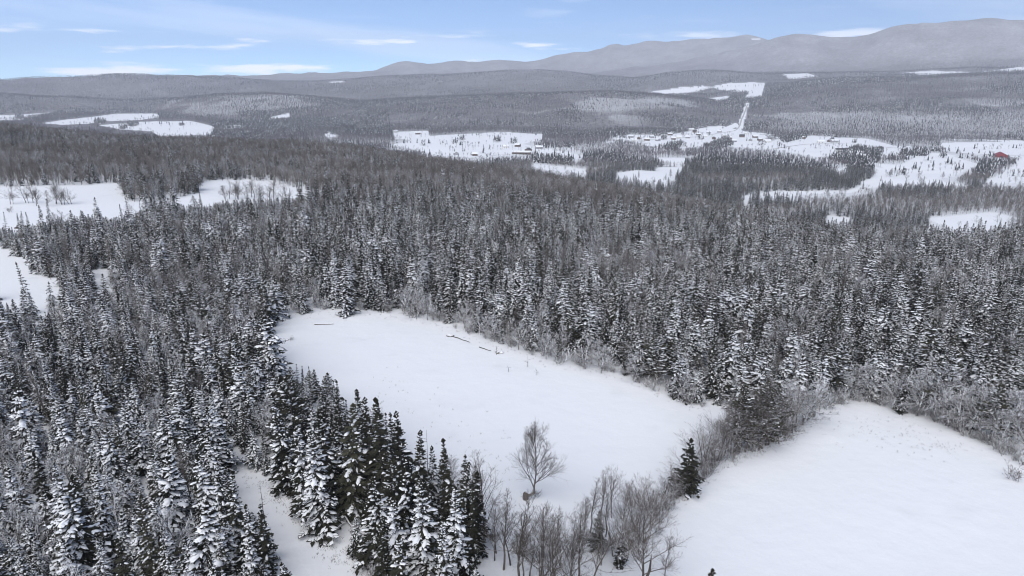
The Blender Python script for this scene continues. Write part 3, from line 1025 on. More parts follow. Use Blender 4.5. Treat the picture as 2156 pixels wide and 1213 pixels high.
EDGE = [(600, 660), (680, 655), (780, 655), (880, 668), (960, 690), (1010, 710), (1100, 742), (1200, 768), (1290, 788), (1400, 830), (1480, 860)]
EDGE_R = [(1720, 868), (1800, 845), (1900, 868), (2000, 902), (2100, 948), (2160, 985)]
HEDGE = [(1380, 1110), (1400, 1060), (1440, 1040), (1500, 985), (1570, 952), (1650, 920), (1700, 885)]
SPRUCE_LINE = np.array([(-400, 478), (0, 470), (300, 440), (650, 418), (900, 425), (1100, 430), (1300, 455), (1500, 468), (1800, 482), (2156, 520), (2600, 540)], float)
HAND = [(1440, 1040, 920, 's', 12, 'dark full spruce standing in the hedgerow between the two open fields'),
        (1255, 1160, 1078, 's', 12, 'small dark spruce among bare trees at the near corner of the big field'),
        (1306, 1192, 1122, 's', 12, 'small dark spruce beside the forked trunk of the dark spreading tree'),
        (1484, 1300, 1188, 's', 12, 'tip of a small dark spruce on the snow at the bottom edge'),
        (684, 1118, 905, 's', 0, 'broad snow-laden spruce at the foot of the track, beside two fallen poles'),
        (645, 1072, 880, 's', 4, 'snowy spruce just up the track from the broad spruce by the fallen poles'),
        (606, 1028, 815, 's', 6, 'tall spruce with drooping snowy boughs overlooking the middle of the track'),
        (700, 1060, 862, 's', 8, None), (745, 1085, 850, 's', 10, None), (790, 1075, 838, 's', 9, 'dark pointed spruce rising against the big field, tallest of the belt'),
        (812, 1090, 835, 's', 11, None), (858, 1095, 858, 's', 9, 'slender dark spruce tip second along the belt edge of the big field'),
        (885, 1110, 905, 's', 9, 'slim half-bare spruce standing against the snow, third along the belt'), (948, 1130, 925, 's', 11, 'thin dark-topped spruce beside a bare tree at the belt end'),
        (992, 1160, 995, 's', 12, 'short dark spruce at the end of the belt by bare poplars'), (800, 1180, 985, 's', 8, None), (840, 1150, 960, 's', 13, 'olive pine in the middle of the belt above the track'),
        (905, 1255, 1010, 's', 0, 'spruce with thick snow on every bough at the bottom edge of the belt'), (968, 1265, 1030, 's', 2, 'snow-draped spruce beside the bare trees at the bottom edge'),
        (540, 1215, 1050, 's', 4, 'pointed spruce of a pair left of the track, the snowier one'), (562, 1212, 1055, 's', 9, 'dark pointed spruce of a pair left of the track'),
        (498, 1165, 1000, 's', 5, None), (730, 665, 555, 's', 5, 'full snowy spruce left of the forest path at the far end of the field'), (800, 652, 580, 's', 5, 'snowy spruce right of the forest path mouth'),
        (565, 705, 610, 's', 9, 'dark pointed spruce at the left far corner of the big field'), (640, 660, 590, 's', 5, None),
        (1085, 1260, 1015, 'b', 2, 'tall slim bare tree in front of the leaning lone tree'), (1020, 1140, 945, 'b', 0, 'tall bare poplar at the end of the spruce belt'), (1060, 1200, 1030, 'b', 2, None),
        (1165, 1290, 1065, 'b', 2, 'slim bare tree at the bottom edge, right of the lone leaning tree'), (1195, 1290, 1080, 'b', 0, None), (1215, 1240, 1040, 'b', 2, None), (1130, 1270, 1060, 'b', 3, None),
        (1242, 1120, 1000, 'b', 2, 'narrow bare tree, first of three pale ones against the big field'), (1265, 1095, 990, 'b', 2, 'narrow bare tree, second of three pale ones against the big field'),
        (1288, 1090, 985, 'b', 0, 'bare tree with fine rounded crown, third of three against the big field'), (1330, 1100, 1010, 'b', 3, 'bare tree behind the dark spreading tree'),
        (1300, 1150, 1040, 'b', 1, None), (1340, 1140, 1035, 'b', 1, None), (1405, 1045, 990, 'b', 1, None), (1420, 1040, 985, 'b', 3, None),
        (1400, 1213, 1128, 'b', 3, 'small pale sapling alone at the edge of the near snowfield'),
        (1478, 990, 896, 'b', 1, 'bare tree next up the hedgerow from the dark spruce'), (1512, 968, 872, 'b', 1, 'dark bare tree with twin stems in the hedgerow'), (1500, 960, 880, 'b', 3, None),
        (1545, 955, 840, 'b', 1, None), (1575, 948, 800, 'b', 0, None), (1560, 945, 805, 's', 13, 'dull olive pine crown in the thick part of the hedgerow'), (1600, 942, 800, 's', 15, 'dark pine in the thick part of the hedgerow'),
        (1625, 930, 805, 's', 13, None), (1648, 915, 800, 'b', 4, None), (1675, 900, 790, 'b', 4, None), (1700, 885, 780, 'b', 7, None), (1530, 945, 850, 'b', 3, None), (1590, 930, 790, 'b', 1, None),
        (1550, 950, 825, 's', 15, None), (1612, 938, 815, 's', 13, None), (1635, 925, 830, 'b', 1, None), (1660, 905, 800, 'b', 1, None), (1582, 950, 830, 'b', 1, None), (1520, 965, 885, 'b', 3, None),
        (1275, 1130, 1030, 'b', 2, None), (1310, 1120, 1020, 'b', 0, None), (1225, 1160, 1050, 'b', 3, None), (1180, 1200, 1060, 'b', 2, None), (1145, 1230, 1075, 'b', 3, None), (1100, 1230, 1080, 'b', 2, None), (1245, 1230, 1090, 'b', 1, None),
        (1320, 1180, 1060, 'b', 1, None), (1355, 1110, 1030, 'b', 1, None), (1372, 1090, 1020, 'b', 3, None), (1390, 1065, 1000, 'b', 1, None), (1465, 1005, 930, 'b', 1, None), (1490, 985, 920, 'b', 3, None), (1425, 1050, 975, 'b', 1, None),
        (1545, 958, 850, 'b', 1, None), (1532, 950, 865, 'b', 3, None), (1568, 952, 835, 'b', 1, None), (1605, 945, 830, 'b', 1, None), (1505, 975, 890, 'b', 1, None), (1488, 1000, 915, 'b', 1, None), (1455, 1030, 950, 'b', 1, None), (1412, 1052, 985, 'b', 1, None), (1640, 935, 850, 'b', 4, None), (1668, 912, 815, 'b', 4, None), (1690, 895, 800, 'b', 7, None), (1380, 1095, 1015, 'b', 1, None), (1350, 1130, 1040, 'b', 1, None), (1790, 838, 745, 'b', 7, None), (1832, 848, 760, 'b', 9, None), (1880, 862, 765, 'b', 7, None), (1930, 876, 765, 'b', 9, None), (1990, 896, 790, 'b', 7, None), (2038, 914, 800, 'b', 9, None), (2105, 938, 815, 'b', 7, None), (2152, 958, 830, 'b', 9, None), (850, 660, 600, 'b', 9, None), (900, 674, 612, 'b', 7, None), (1010, 706, 645, 'b', 9, None), (1040, 720, 655, 'b', 7, None), (1092, 736, 672, 'b', 9, None), (1232, 776, 705, 'b', 7, None), (1340, 806, 735, 'b', 9, None), (1430, 842, 770, 'b', 7, None), (1265, 786, 725, 'b', 9, None), (1150, 756, 700, 'b', 9, None),
        (1465, 1012, 910, 'b', 1, None), (1480, 995, 895, 'b', 4, None), (1496, 978, 880, 'b', 1, None), (1525, 960, 860, 'b', 1, None), (1538, 955, 850, 'b', 4, None), (1556, 952, 820, 'b', 1, None), (1596, 948, 815, 'b', 1, None), (1618, 936, 810, 'b', 1, None), (1652, 922, 830, 'b', 4, None), (1395, 1075, 990, 'b', 1, None), (1370, 1105, 1015, 'b', 1, None), (1345, 1150, 1045, 'b', 3, None), (1290, 1170, 1060, 'b', 1, None), (1265, 1190, 1075, 'b', 3, None), (1205, 1215, 1080, 'b', 1, None), (1160, 1225, 1095, 'b', 3, None), (1115, 1215, 1090, 'b', 1, None), (1075, 1190, 1060, 'b', 1, None), (1045, 1165, 1040, 'b', 3, None),
        (1965, 885, 745, 'b', 7, 'big rounded bare tree with snow on every limb above the right field'), (2015, 905, 790, 'b', 7, 'second snow-limbed bare tree at the right field edge'),
        (2085, 925, 800, 's', 13, 'dark pine behind snowy boughs at the right field edge'), (2060, 918, 800, 'b', 7, None), (2140, 935, 800, 'b', 7, None), (1895, 868, 760, 's', 9, None), (1720, 850, 740, 's', 1, 'small spruce thick with snow at the corner of the right field'),
        (1465, 845, 770, 's', 1, 'snow-thick spruce at the right far corner of the big field'), (1200, 745, 690, 's', 9, 'small dark spruce behind a snow-bent shrub at the field edge'),
        (1150, 735, 640, 's', 4, None), (1055, 705, 660, 's', 5, None), (380, 1190, 1030, 'b', 7, 'wide snow-coated bare tree low in the stand left of the track'), (60, 900, 840, 'b', 8, None), (100, 960, 880, 'b', 7, None), (30, 960, 880, 'b', 7, None)]
hand_xy = []
for px, py, top, c, k, lab in HAND:
    x, y, z = ground_at(px, py)
    h = max(2.0, top_height(x, y, z, top))
    trees.append(dict(x=x, y=y, z=z, h=h, c=c, k=k, lab=lab, w=1.3 if (px, py) == (1440, 1040) else (1.3 if c == 'b' and py < 1120 else 1.1), hand=True))
    hand_xy.append((x, y))
hand_xy = np.array(hand_xy)


def plant(x, y, sp_limit=None):
    z = height(x, y)
    px, py, dep = project(x, y, z)
    r = np.hypot(x, y)
    ok = (~open_ground(x, y, z)) & (dep > 20) & (px > -500) & (px < 2700) & (py < 1900)
    # stay clear of the two fields' hedge strip (planted by hand) and of hand-set trees
    hedge = in_poly(px, py, [(1485, 862), (1700, 880), (1640, 930), (1500, 985), (1435, 1045), (1390, 1120), (1385, 1500), (1000, 1500), (1020, 1110), (1100, 1140), (1220, 1108), (1330, 1062), (1405, 1005), (1450, 950)]) & (r < 250)
    ok &= ~hedge
    dmin = np.min(np.hypot(x[:, None] - hand_xy[None, :, 0], y[:, None] - hand_xy[None, :, 1]), axis=1)
    ok &= dmin > 1.9
    return x[ok], y[ok], z[ok], px[ok], py[ok], r[ok]


SEEN_SNOW = [[(478, 945), (520, 975), (600, 1030), (650, 1075), (695, 1122), (750, 1155), (768, 1260), (645, 1260), (600, 1160), (565, 1095), (510, 1035), (482, 990)],
             [(600, 690), (640, 665), (745, 655), (880, 672), (1010, 716), (1200, 775), (1400, 836), (1480, 866), (1480, 895), (1400, 1000), (1200, 1040), (1040, 1010), (1000, 960), (940, 930), (880, 880), (800, 842), (720, 800), (650, 765), (600, 760)],
             NEAR_FIELDS['right'], NEAR_FIELDS['glade'], NEAR_FIELDS['glade2'], NEAR_FIELDS['path'],
             [(-400, 398), (0, 395), (250, 389), (256, 400), (270, 432), (314, 430), (357, 424), (400, 415), (424, 402), (428, 385), (494, 382), (568, 387), (635, 402), (665, 409), (600, 414), (534, 416), (468, 420), (431, 430), (361, 428), (317, 432), (284, 445), (234, 458), (200, 450), (130, 455), (75, 466), (33, 478), (0, 472), (-400, 480)]]


def fit_height(x, y, z, h):
    """Lower a tree until the open snow behind it shows as in the photograph; 0: no tree fits."""
    h = np.array(h, float)
    h0 = h.copy()
    for it in range(6):
        hit = np.zeros(len(x), bool)
        for u in (0.3, 0.6, 0.85, 1.0):
            px, py, dep = project(x, y, z + h * u)
            side = 1.5 * (1.08 - u) * F / dep * (np.hypot(x, y) < 170)
            for p in SEEN_SNOW:
                hit |= in_poly(px, py, p) | in_poly(px + side, py, p) | in_poly(px - side, py, p)
        h = np.where(hit, h * 0.78, h)
    poke = (np.random.default_rng(3).uniform(0, 1, len(h)) < 0.07) & (np.hypot(x, y) > 190)      # a few tops do stand before the snow
    return np.where(poke, h0, np.where(hit | (h < 3.2), 0, h))


# stands of spruce and mixed wood out to the brow
x, y = jitter_grid(-420, 420, 35, 330, 3.1)
x, y, z, px, py, r = plant(x, y)
lim = np.interp(px, SPRUCE_LINE[:, 0], SPRUCE_LINE[:, 1])
patch = fbm(x / 45, y / 45, 77, 3)
patch2 = fbm(x / 22, y / 22, 78, 2)
spz = py > lim + 14 * (patch2 - 0.5)
edge_near = np.zeros(len(x), bool)
for a_, b_ in list(zip(EDGE[2:-1], EDGE[3:])) + list(zip(EDGE_R[:-1], EDGE_R[1:])):
    m = (px >= a_[0]) & (px < b_[0])
    ye = a_[1] + (b_[1] - a_[1]) * (px - a_[0]) / (b_[0] - a_[0])
    edge_near |= m & (py < ye) & (py > ye - 20)
for i in range(len(x)):
    u = rng.uniform()
    near_left = r[i] < 135 and px[i] < 560
    if spz[i]:
        pb = np.clip((patch[i] - 0.56) * 3.0, 0.05, 0.6)
        if px[i] < 650 and r[i] > 150: pb = np.clip(pb + 0.15, 0, 0.7)
        if near_left: pb = np.clip(pb, 0.06, 0.2)
        if edge_near[i]: pb = 0.5
        frosted = near_left and px[i] < 200 and py[i] > 850
        if frosted: pb = 0.34
        bare = u < pb
    else:
        bare = u < 0.90 - 0.45 * np.clip((patch2[i] - 0.6) * 4, 0, 1)
    if bare:
        h = rng.uniform(7.5, 12.5)
        if edge_near[i] or (spz[i] and frosted):
            h *= 0.72; k = rng.choice([1, 4, 5, 7, 8, 9, 9, 7])
        elif spz[i]:
            k = rng.choice([0, 1, 2, 3, 4, 5, 6, 7, 8, 9], p=[.06, .06, .08, .06, .14, .14, .12, .14, .11, .09])
        else:
            k = rng.choice([0, 1, 2, 3, 4, 5, 6, 8], p=[.2, .18, .16, .16, .1, .08, .06, .06])
        if rng.uniform() < 0.12: continue
        trees.append(dict(x=x[i], y=y[i], z=z[i], h=h, c='b', k=int(k), lab=None, w=1.0))
    else:
        if rng.uniform() < 0.10: continue
        big = patch2[i]
        h = np.clip(rng.normal(9.6, 2.3) + 3 * (big - 0.5), 4.0, 15.5)
        wmul = 1.0
        if near_left:
            h *= 0.88; wmul = 0.95
            h *= rng.uniform(0.72, 1.2)
            wgt = [3, 3, 2.5, 2, 1.2, 1.2, 1, 1, .6, .35, .3, .25, .3, .0, .2, 0] if py[i] > 880 else [1.2, 1.2, 1, .7, 2, 2, 2, 1.5, 1, 1, .8, .8, .5, .1, .2, .1]
        elif not spz[i]:
            wgt = [.1, .1, .1, .1, .7, .7, .7, .5, .5, 1.5, 1.5, 1.5, 1, 1, .5, 1]
        else:
            wgt = [.9, 1.1, .7, .9, 1.3, 1.4, 1.1, 1.4, 1.0, .6, .7, .5, .4, .9, 1.3, .6] if px[i] > 1350 else [.9, 1.0, .7, .7, 1.2, 1.2, 1.1, 1.0, .9, 1.6, 1.2, 1.4, .9, .25, .4, .3]
        wgt = np.array(wgt) / sum(wgt)
        trees.append(dict(x=x[i], y=y[i], z=z[i], h=float(h), c='s', k=odd_one(int(rng.choice(16, p=wgt))), lab=None, w=wmul * rng.uniform(0.75, 1.25)))
# brown wood beyond, on the near hill
x, y = jitter_grid(-1150, 700, 250, 1300, 4.6)
rr0 = np.hypot(x, y)
sel = (y > 330) & (np.abs(x) < 0.85 * y + 40)
x, y = x[sel], y[sel]
x, y, z, px, py, r = plant(x, y)
brow_r = np.interp(np.arctan2(x, y), AZS, KR[3])
sel = (r < brow_r + 70) & may_be_seen(x, y, z, 22)
x, y, z, px, py, r = x[sel], y[sel], z[sel], px[sel], py[sel], r[sel]
lim = np.interp(px, SPRUCE_LINE[:, 0], SPRUCE_LINE[:, 1])
patch = fbm(x / 60, y / 60, 87, 3)
for i in range(len(x)):
    spz = py[i] > lim[i] + 12 * (patch[i] - 0.5)
    ps = 0.82 if spz else 0.13 + 0.75 * np.clip((patch[i] - 0.60) * 5, 0, 1)
    if rng.uniform() < ps:
        wgt = np.array([.2, .2, .2, .2, 1.5, 1.5, 1.5, 1, 1, 1.3, 1.3, 1.3, .8, .8, .6, .8] if spz else [0, 0, 0, 0, .6, .6, .6, .5, .6, 1.5, 1.5, 1.5, 1, 1.3, .6, 1.3])
        trees.append(dict(x=x[i], y=y[i], z=z[i], h=float(np.clip(rng.normal(10.5, 2.4), 5, 17)), c='s', k=odd_one(int(rng.choice(16, p=wgt / wgt.sum()))), lab=None, w=rng.uniform(0.85, 1.25)))
    else:
        trees.append(dict(x=x[i], y=y[i], z=z[i], h=rng.uniform(8, 13), c='b', k=int(rng.choice([0, 1, 2, 3, 4, 5, 8], p=[.24, .22, .15, .2, .08, .07, .04] if patch[i] < 0.52 else [.08, .08, .08, .08, .26, .26, .16])), lab=None, w=1.15))
# bare clumps standing in the west fields
for px, py, n, sp in [(110, 432, 4, 26), (140, 430, 5, 20), (75, 428, 3, 18), (30, 430, 3, 20), (500, 420, 9, 40), (545, 418, 6, 30), (575, 425, 4, 24)]:
    for k in range(n):
        x, y, z = ground_at(px + rng.normal(0, sp * 0.5), py + rng.normal(0, 2))
        trees.append(dict(x=x, y=y, z=z, h=rng.uniform(6, 12), c='b', k=int(rng.choice([0, 1, 3, 1])), lab=None, w=1.4, hand=True))

# shrubs along the field edges
shrubs = []


def along(line, n, jx, jy, ks, hs, lab=None):
    a = np.array(line, float)
    d = np.r_[0, np.cumsum(np.hypot(*np.diff(a, axis=0).T))]
    for u in (np.arange(n) + rng.uniform(0, 1, n)) / n * d[-1]:
        px = np.interp(u, d, a[:, 0]) + rng.normal(0, jx); py = np.interp(u, d, a[:, 1]) - abs(rng.normal(0, jy))
        x, y, z = ground_at(px, py)
        shrubs.append(dict(x=x, y=y, z=z, h=rng.uniform(*hs), c='u', k=int(rng.choice(ks)), lab=None, w=1.0, px=px, py=py, line=lab))


along(EDGE, 70, 8, 7, [1, 2, 3, 3], (1.6, 4.4), 'far field edge')
along(EDGE_R, 42, 8, 7, [1, 2, 3, 3], (1.4, 4.2), 'right field edge')
along(HEDGE, 64, 8, 6, [0, 0, 1], (1.2, 3.2), 'hedgerow')
along([(1010, 1130), (1100, 1180), (1200, 1180), (1300, 1170), (1370, 1140)], 34, 20, 22, [0, 1], (1.2, 3.0), 'near field corner')
along([(740, 1130), (770, 1190), (800, 1240)], 8, 10, 4, [0, 1, 2], (1.5, 3.0), 'track bank')
for px, py, h, k, lab in [(872, 668, 5, 3, 'snow-bowed shrub mound at the far edge of the big field near the path'), (1178, 765, 4.2, 3, 'snow-bowed shrub heap at the far edge of the big field, nearer the middle'),
                          (1128, 1046, 1.6, 0, 'low bare shrub under the lone leaning tree'), (2135, 1012, 3.0, 0, 'rounded grey shrub alone near the right edge of the snowfield'), (612, 717, 1.4, 1, 'little shrub beside a rock at the left end of the big field'),
                          (2128, 958, 3.2, 3, 'snowy shrub under the pine at the right field edge'), (20, 447, 3.4, 0, 'brown shrub clump at the left end of the west field')]:
    x, y, z = ground_at(px, py)
    shrubs.append(dict(x=x, y=y, z=z, h=h, c='u', k=k, lab=lab, w=1.5 if h > 4 else 1.2, px=px, py=py, line=None))

# ------------------------------------------------------------------ the largest trees become things, the rest one mass of each kind
GROUPS = {}


def finish(t, root_name, kind, category, label, group):
    root = link(root_name, None, loc=(t['x'], t['y'], t['z']))
    s = t['h'] / kind.H
    root.scale = (s * t['w'], s * t['w'], s)
    root.rotation_euler = (t.get('tx', 0), t.get('ty', 0), t['rz'])
    tag(root, label, category, group)
    made = {}
    for pn, me, par in kind.meshes:
        made[pn] = link(pn, me, made[par] if par else root)
        if pn == 'settled_snow': made[pn]['kind'] = 'stuff'
    return root


free = [t for t in trees if not t.get('hand')]
fh = fit_height(np.array([t['x'] for t in free]), np.array([t['y'] for t in free]), np.array([t['z'] for t in free]), [t['h'] for t in free])
for t, h in zip(free, fh): t['h'] = float(h)
trees = [t for t in trees if t['h'] > 0.5]
for t in trees + shrubs:
    t['rz'] = float(rng.uniform(0, 6.28)); t['tx'] = float(rng.normal(0, 0.04)); t['ty'] = float(rng.normal(0, 0.04))
    bx, by, _ = project(t['x'], t['y'], t['z']); ux, uy, _ = project(t['x'], t['y'], t['z'] + t['h'])
    t['bx'], t['by'], t['ux'], t['uy'] = float(bx), float(by), float(ux), float(uy)
    vis = -20 < ux < 2176 and uy < 1213
    t['size'] = (t['by'] - t['uy']) if vis else -1


def where(t):
    x, y = t['bx'], t['by']
    r = math.hypot(t['x'], t['y'])
    if r > 330: return 'far wooded slope'
    if in_poly(np.array([x]), np.array([y]), [(1000, 1500), (1000, 1080), (1330, 1000), (1480, 850), (1720, 850), (1640, 950), (1385, 1140), (1385, 1500)])[0]: return 'hedgerow'
    if x < 640 and y > 900 and x < 480 + (y - 940) * 0.62: return 'stand beside the track'
    if y > 720 and x < 560: return 'stand above the track'
    if y > 690 and x < 1100: return 'belt beside track'
    if y > 760 and x > 1490: return 'right snowfield edge'
    if x < 600: return 'left glade wood'
    return 'forest behind big field'


ORD = ('first second third fourth fifth sixth seventh eighth ninth tenth eleventh twelfth thirteenth fourteenth fifteenth sixteenth seventeenth eighteenth nineteenth twentieth '
       'twenty-first twenty-second twenty-third twenty-fourth twenty-fifth twenty-sixth twenty-seventh twenty-eighth twenty-ninth thirtieth thirty-first thirty-second thirty-third thirty-fourth thirty-fifth thirty-sixth thirty-seventh thirty-eighth thirty-ninth fortieth forty-first forty-second forty-third forty-fourth forty-fifth forty-sixth forty-seventh forty-eighth forty-ninth fiftieth').split()


def look(t):
    if t['c'] == 's':
        k = SPRUCE[t['k']]
        n = 'pine' if k.pine else 'spruce'
        sn = 'snow-laden' if k.snow > 1.0 else ('snow-streaked' if k.snow > 0.5 else 'dark')
        if k.pine: sn = 'snowy' if k.snow > 0.5 else 'olive'
    elif t['c'] == 'b':
        n = 'bare tree'
        sn = 'snow-coated' if BARE[t['k']].snowy else 'grey'
    else:
        return 'snowy shrub' if BUSH[t['k']].snowy else 'grey shrub'
    sz = 'tall ' if t['h'] > 12.5 else ('small ' if t['h'] < 8 else '')
    return f'{sz}{sn} {n}'


def label_rows(ts, zone_of, what):
    """Say which one by its row, nearest row first, and its place in the row."""
    by = {}
    for t in ts:
        if not t['lab']:
            by.setdefault(zone_of(t), []).append(t)
    for zone, lst in by.items():
        lst.sort(key=lambda t: -t['uy'])
        per = 14 if len(lst) < 300 else 20
        for r0 in range(0, len(lst), per):
            row = sorted(lst[r0:r0 + per], key=lambda t: t['ux'])
            for k, t in enumerate(row):
                t['lab'] = f"{look(t)}, {ORD[k]} from left, {ORD[r0 // per]} row of {what}, {zone}"


for cls, kinds, name, cat, collection, most, stuff_name, slab, scat in (
        ('s', SPRUCE, 'spruce_tree', 'spruce', C_SPR, 295, 'conifer_forest', 'dense mass of snow-streaked spruces filling the middle distance', 'forest'),
        ('b', BARE, 'bare_tree', 'bare tree', C_BARE, 260, 'bare_forest', 'grey-brown mass of leafless trees on the near hill', 'forest')):
    mine = [t for t in trees if t['c'] == cls]
    mine.sort(key=lambda t: -(t['size'] + (1e4 if t['lab'] and t['size'] > 0 else 0)))
    n = 0
    rest = []
    label_rows([t for t in mine[:most] if t['size'] > 0], where, 'conifers' if cls == 's' else 'bare trees')
    for t in mine:
        if n < most and t['size'] > 0:
            k = kinds[t['k']]
            pine = cls == 's' and k.pine
            finish(t, 'pine_tree' if pine else name, k, 'pine' if pine else cat, t['lab'], ('conifers, ' if cls == 's' else 'bare trees, ') + where(t))
            n += 1
        else:
            rest.append(t)
    names = sorted(o.name for o in collection.objects)
    pos = [(t['x'], t['y'], t['z']) for t in rest]
    rot = [(t['tx'], t['ty'], t['rz']) for t in rest]
    scl = [(t['h'] / kinds[t['k']].H * t['w'],) * 2 + (t['h'] / kinds[t['k']].H,) for t in rest]
    idx = [names.index(kinds[t['k']].obj.name) for t in rest]
    scatter(stuff_name, collection, pos, rot, scl, idx, slab, scat)
    print(stuff_name, 'individuals', n, 'mass', len(rest))
label_rows([t for t in shrubs if t['size'] > 0], lambda t: t['line'], 'shrubs')
for t in shrubs:
    if t['size'] > 0:
        finish(t, 'shrub', BUSH[t['k']], 'shrub', t['lab'], 'shrubs along the field edges')

# ------------------------------------------------------------------ woods of the valley and the hills
def far_wood():
    P = {'b': [], 'c': []}
    def clump(px, py):
        m = np.zeros(px.shape, bool)
        for cx, cy, rad in CLUMPS:
            m |= (px - cx) ** 2 + ((py - cy) * 2.6) ** 2 < rad * rad
        return m
    for (r0, r1, s, keep, tag_) in ((480, 1500, 6.2, 1.0, 'valley'), (1500, 2700, 7.6, 1.0, 'valley'), (2700, 4300, 9.5, 1.0, 'hill'), (4300, 7000, 15.0, 1.0, 'hill')):
        A0 = math.radians(46)
        x, y = jitter_grid(-r1 * math.sin(A0), r1 * math.sin(A0), r0 * math.cos(A0), r1, s)
        r = np.hypot(x, y); az = np.arctan2(x, y)
        br = np.interp(az, AZS, KR[3])
        k = (r > r0) & (r < r1) & (np.abs(az) < A0) & (r > br + 70)
        x, y, r = x[k], y[k], r[k]
        z = height(x, y)
        k = may_be_seen(x, y, z, 16)
        x, y, z, r = x[k], y[k], z[k], r[k]
        op = open_ground(x, y, z)
        px, py, _ = project(x, y, z)
        con = np.zeros(len(x), bool)
        for p, a, b in CONIFER_AREAS:
            con |= in_poly(px, py, p) & (r > a) & (r < b)
        copse = con.copy()
        cl = clump(px, py) & (r > 600)
        con |= cl & (rng.uniform(0, 1, len(x)) < 0.55)
        pn = 0.6 * fbm(x / 420, y / 420, 55, 4) + 0.4 * fbm(x / 120, y / 120, 56, 3)
        con |= rng.uniform(0, 1, len(x)) < np.clip((pn - 0.505) * 9.0, 0.02, 0.85)
        thin = 0.5 * fbm(x / 600, y / 600, 66, 3) + 0.5 * fbm(x / 150, y / 150, 67, 3)
        dens = np.where(r < 2700, np.clip((thin - 0.24) * 6.0, 0.45, 1), np.clip((thin - 0.34) * 7, 0.22, 1))
        lw = light_wood(px + (fbm(x / 260, y / 260, 91, 3) - 0.5) * 160, py + (fbm(x / 260, y / 260, 92, 3) - 0.5) * 50) & (r > 2000)
        dens = np.where(lw, dens * 0.72 + 0.08, dens)
        con &= ~(lw & (rng.uniform(0, 1, len(x)) < 0.7))
        dens = np.where(con | cl, np.maximum(dens, 0.9), dens)
        dens = np.where(op & ~copse, np.where(thin > 0.56, 0.030, 0.008), dens)
        dens = np.where(cl, dens * 0.42, dens)
        # stems that would stand before the open snow seen behind them
        blk = np.zeros(len(x), bool)
        for u in (4.0, 8.0, 12.0):
            qx, qy, _ = project(x, y, z + u)
            for p, a, b in FAR_FIELDS:
                if a < 2000: blk |= in_poly(qx, qy, p) & (r < b) & (r > a * 0.55)
        dens = np.where(blk & ~cl & ~op & ~copse, dens * 0.08, dens)
        k = rng.uniform(0, 1, len(x)) < dens
        for c in 'bc':
            kk = k & (con if c == 'c' else ~con)
            P[c].append(np.stack([x[kk], y[kk], z[kk]], -1))
    for line, n in (([(905, 289), (1000, 286), (1140, 284)], 40), ([(830, 301), (930, 303), (1010, 308)], 34), ([(1690, 311), (1790, 316), (1860, 322)], 26), ([(200, 263), (300, 262), (420, 264)], 34), ([(940, 318), (1060, 314), (1200, 326)], 40),
                    ([(1320, 294), (1420, 290), (1500, 283)], 34), ([(1990, 312), (2080, 315), (2156, 312)], 22), ([(1870, 372), (1940, 362), (2030, 352)], 22), ([(1600, 302), (1640, 310), (1660, 318)], 18), ([(2080, 378), (2130, 372), (2200, 374)], 14), ([(1400, 190), (1500, 184), (1600, 182)], 26)):
        a = np.array(line, float)
        for u in rng.uniform(0, len(a) - 1, n):
            i = int(u); q = a[i] + (a[i + 1] - a[i]) * (u - i)
            P['c' if rng.uniform() < 0.25 else 'b'].append(np.array([ground_at(q[0] + rng.normal(0, 3), q[1] + rng.normal(0, 1.0), rmin=600)]))
    near = {}
    for c in 'bc':
        p = np.vstack(P[c]); m = np.hypot(p[:, 0], p[:, 1]) < 1450
        near[c] = p[m]; P[c] = [p[~m]]
    for c, name, coll_, lab in (('b', 'valley_bare_woods', C_BARE, 'grey leafless woods on the near valley floor'), ('c', 'valley_conifer_woods', C_SPR, 'dark conifers on the near valley floor')):
        p = near[c]; m = len(p)
        names = sorted(o.name for o in coll_.objects)
        pick = [names.index((BARE if c == 'b' else SPRUCE)[k].obj.name) for k in ((0, 1, 3, 4, 5, 1) if c == 'b' else (5, 9, 10, 11, 13, 15))]
        sc_ = rng.uniform(0.65, 1.1, m)
        rot = np.zeros((m, 3)); rot[:, 2] = rng.uniform(0, 6.28, m)
        scatter(name, coll_, p, rot, np.stack([sc_ * 1.1, sc_ * 1.1, sc_], -1), np.array(pick)[rng.integers(0, 6, m)], lab, 'woods')
        print(name, m)
    for c, name, coll_, n, lab in (('b', 'far_bare_woods', C_FARB, 4, 'grey leafless woods over the valley and the hills beyond'), ('c', 'far_conifer_woods', C_FARC, 3, 'dark conifers dotted through the valley and hillside woods')):
        p = np.vstack(P[c]); m = len(p)
        rr = np.hypot(p[:, 0], p[:, 1])
        sc_ = rng.uniform(0.65, 1.1, m) * np.where(rr > 4300, 1.15, 1.0)
        wd = sc_ * np.where(rr > 4300, 1.15, 1.0)
        rot = np.zeros((m, 3)); rot[:, 2] = rng.uniform(0, 6.28, m)
        scatter(name, coll_, p, rot, np.stack([wd, wd, sc_], -1), rng.integers(0, n, m), lab, 'woods')
        print(name, m)


far_wood()

# ------------------------------------------------------------------ the lone leaning tree and other special wood
BENT = None


def special_tree(name, px, py, top, parts, label, cat, rz=0.0, group=None):
    pass


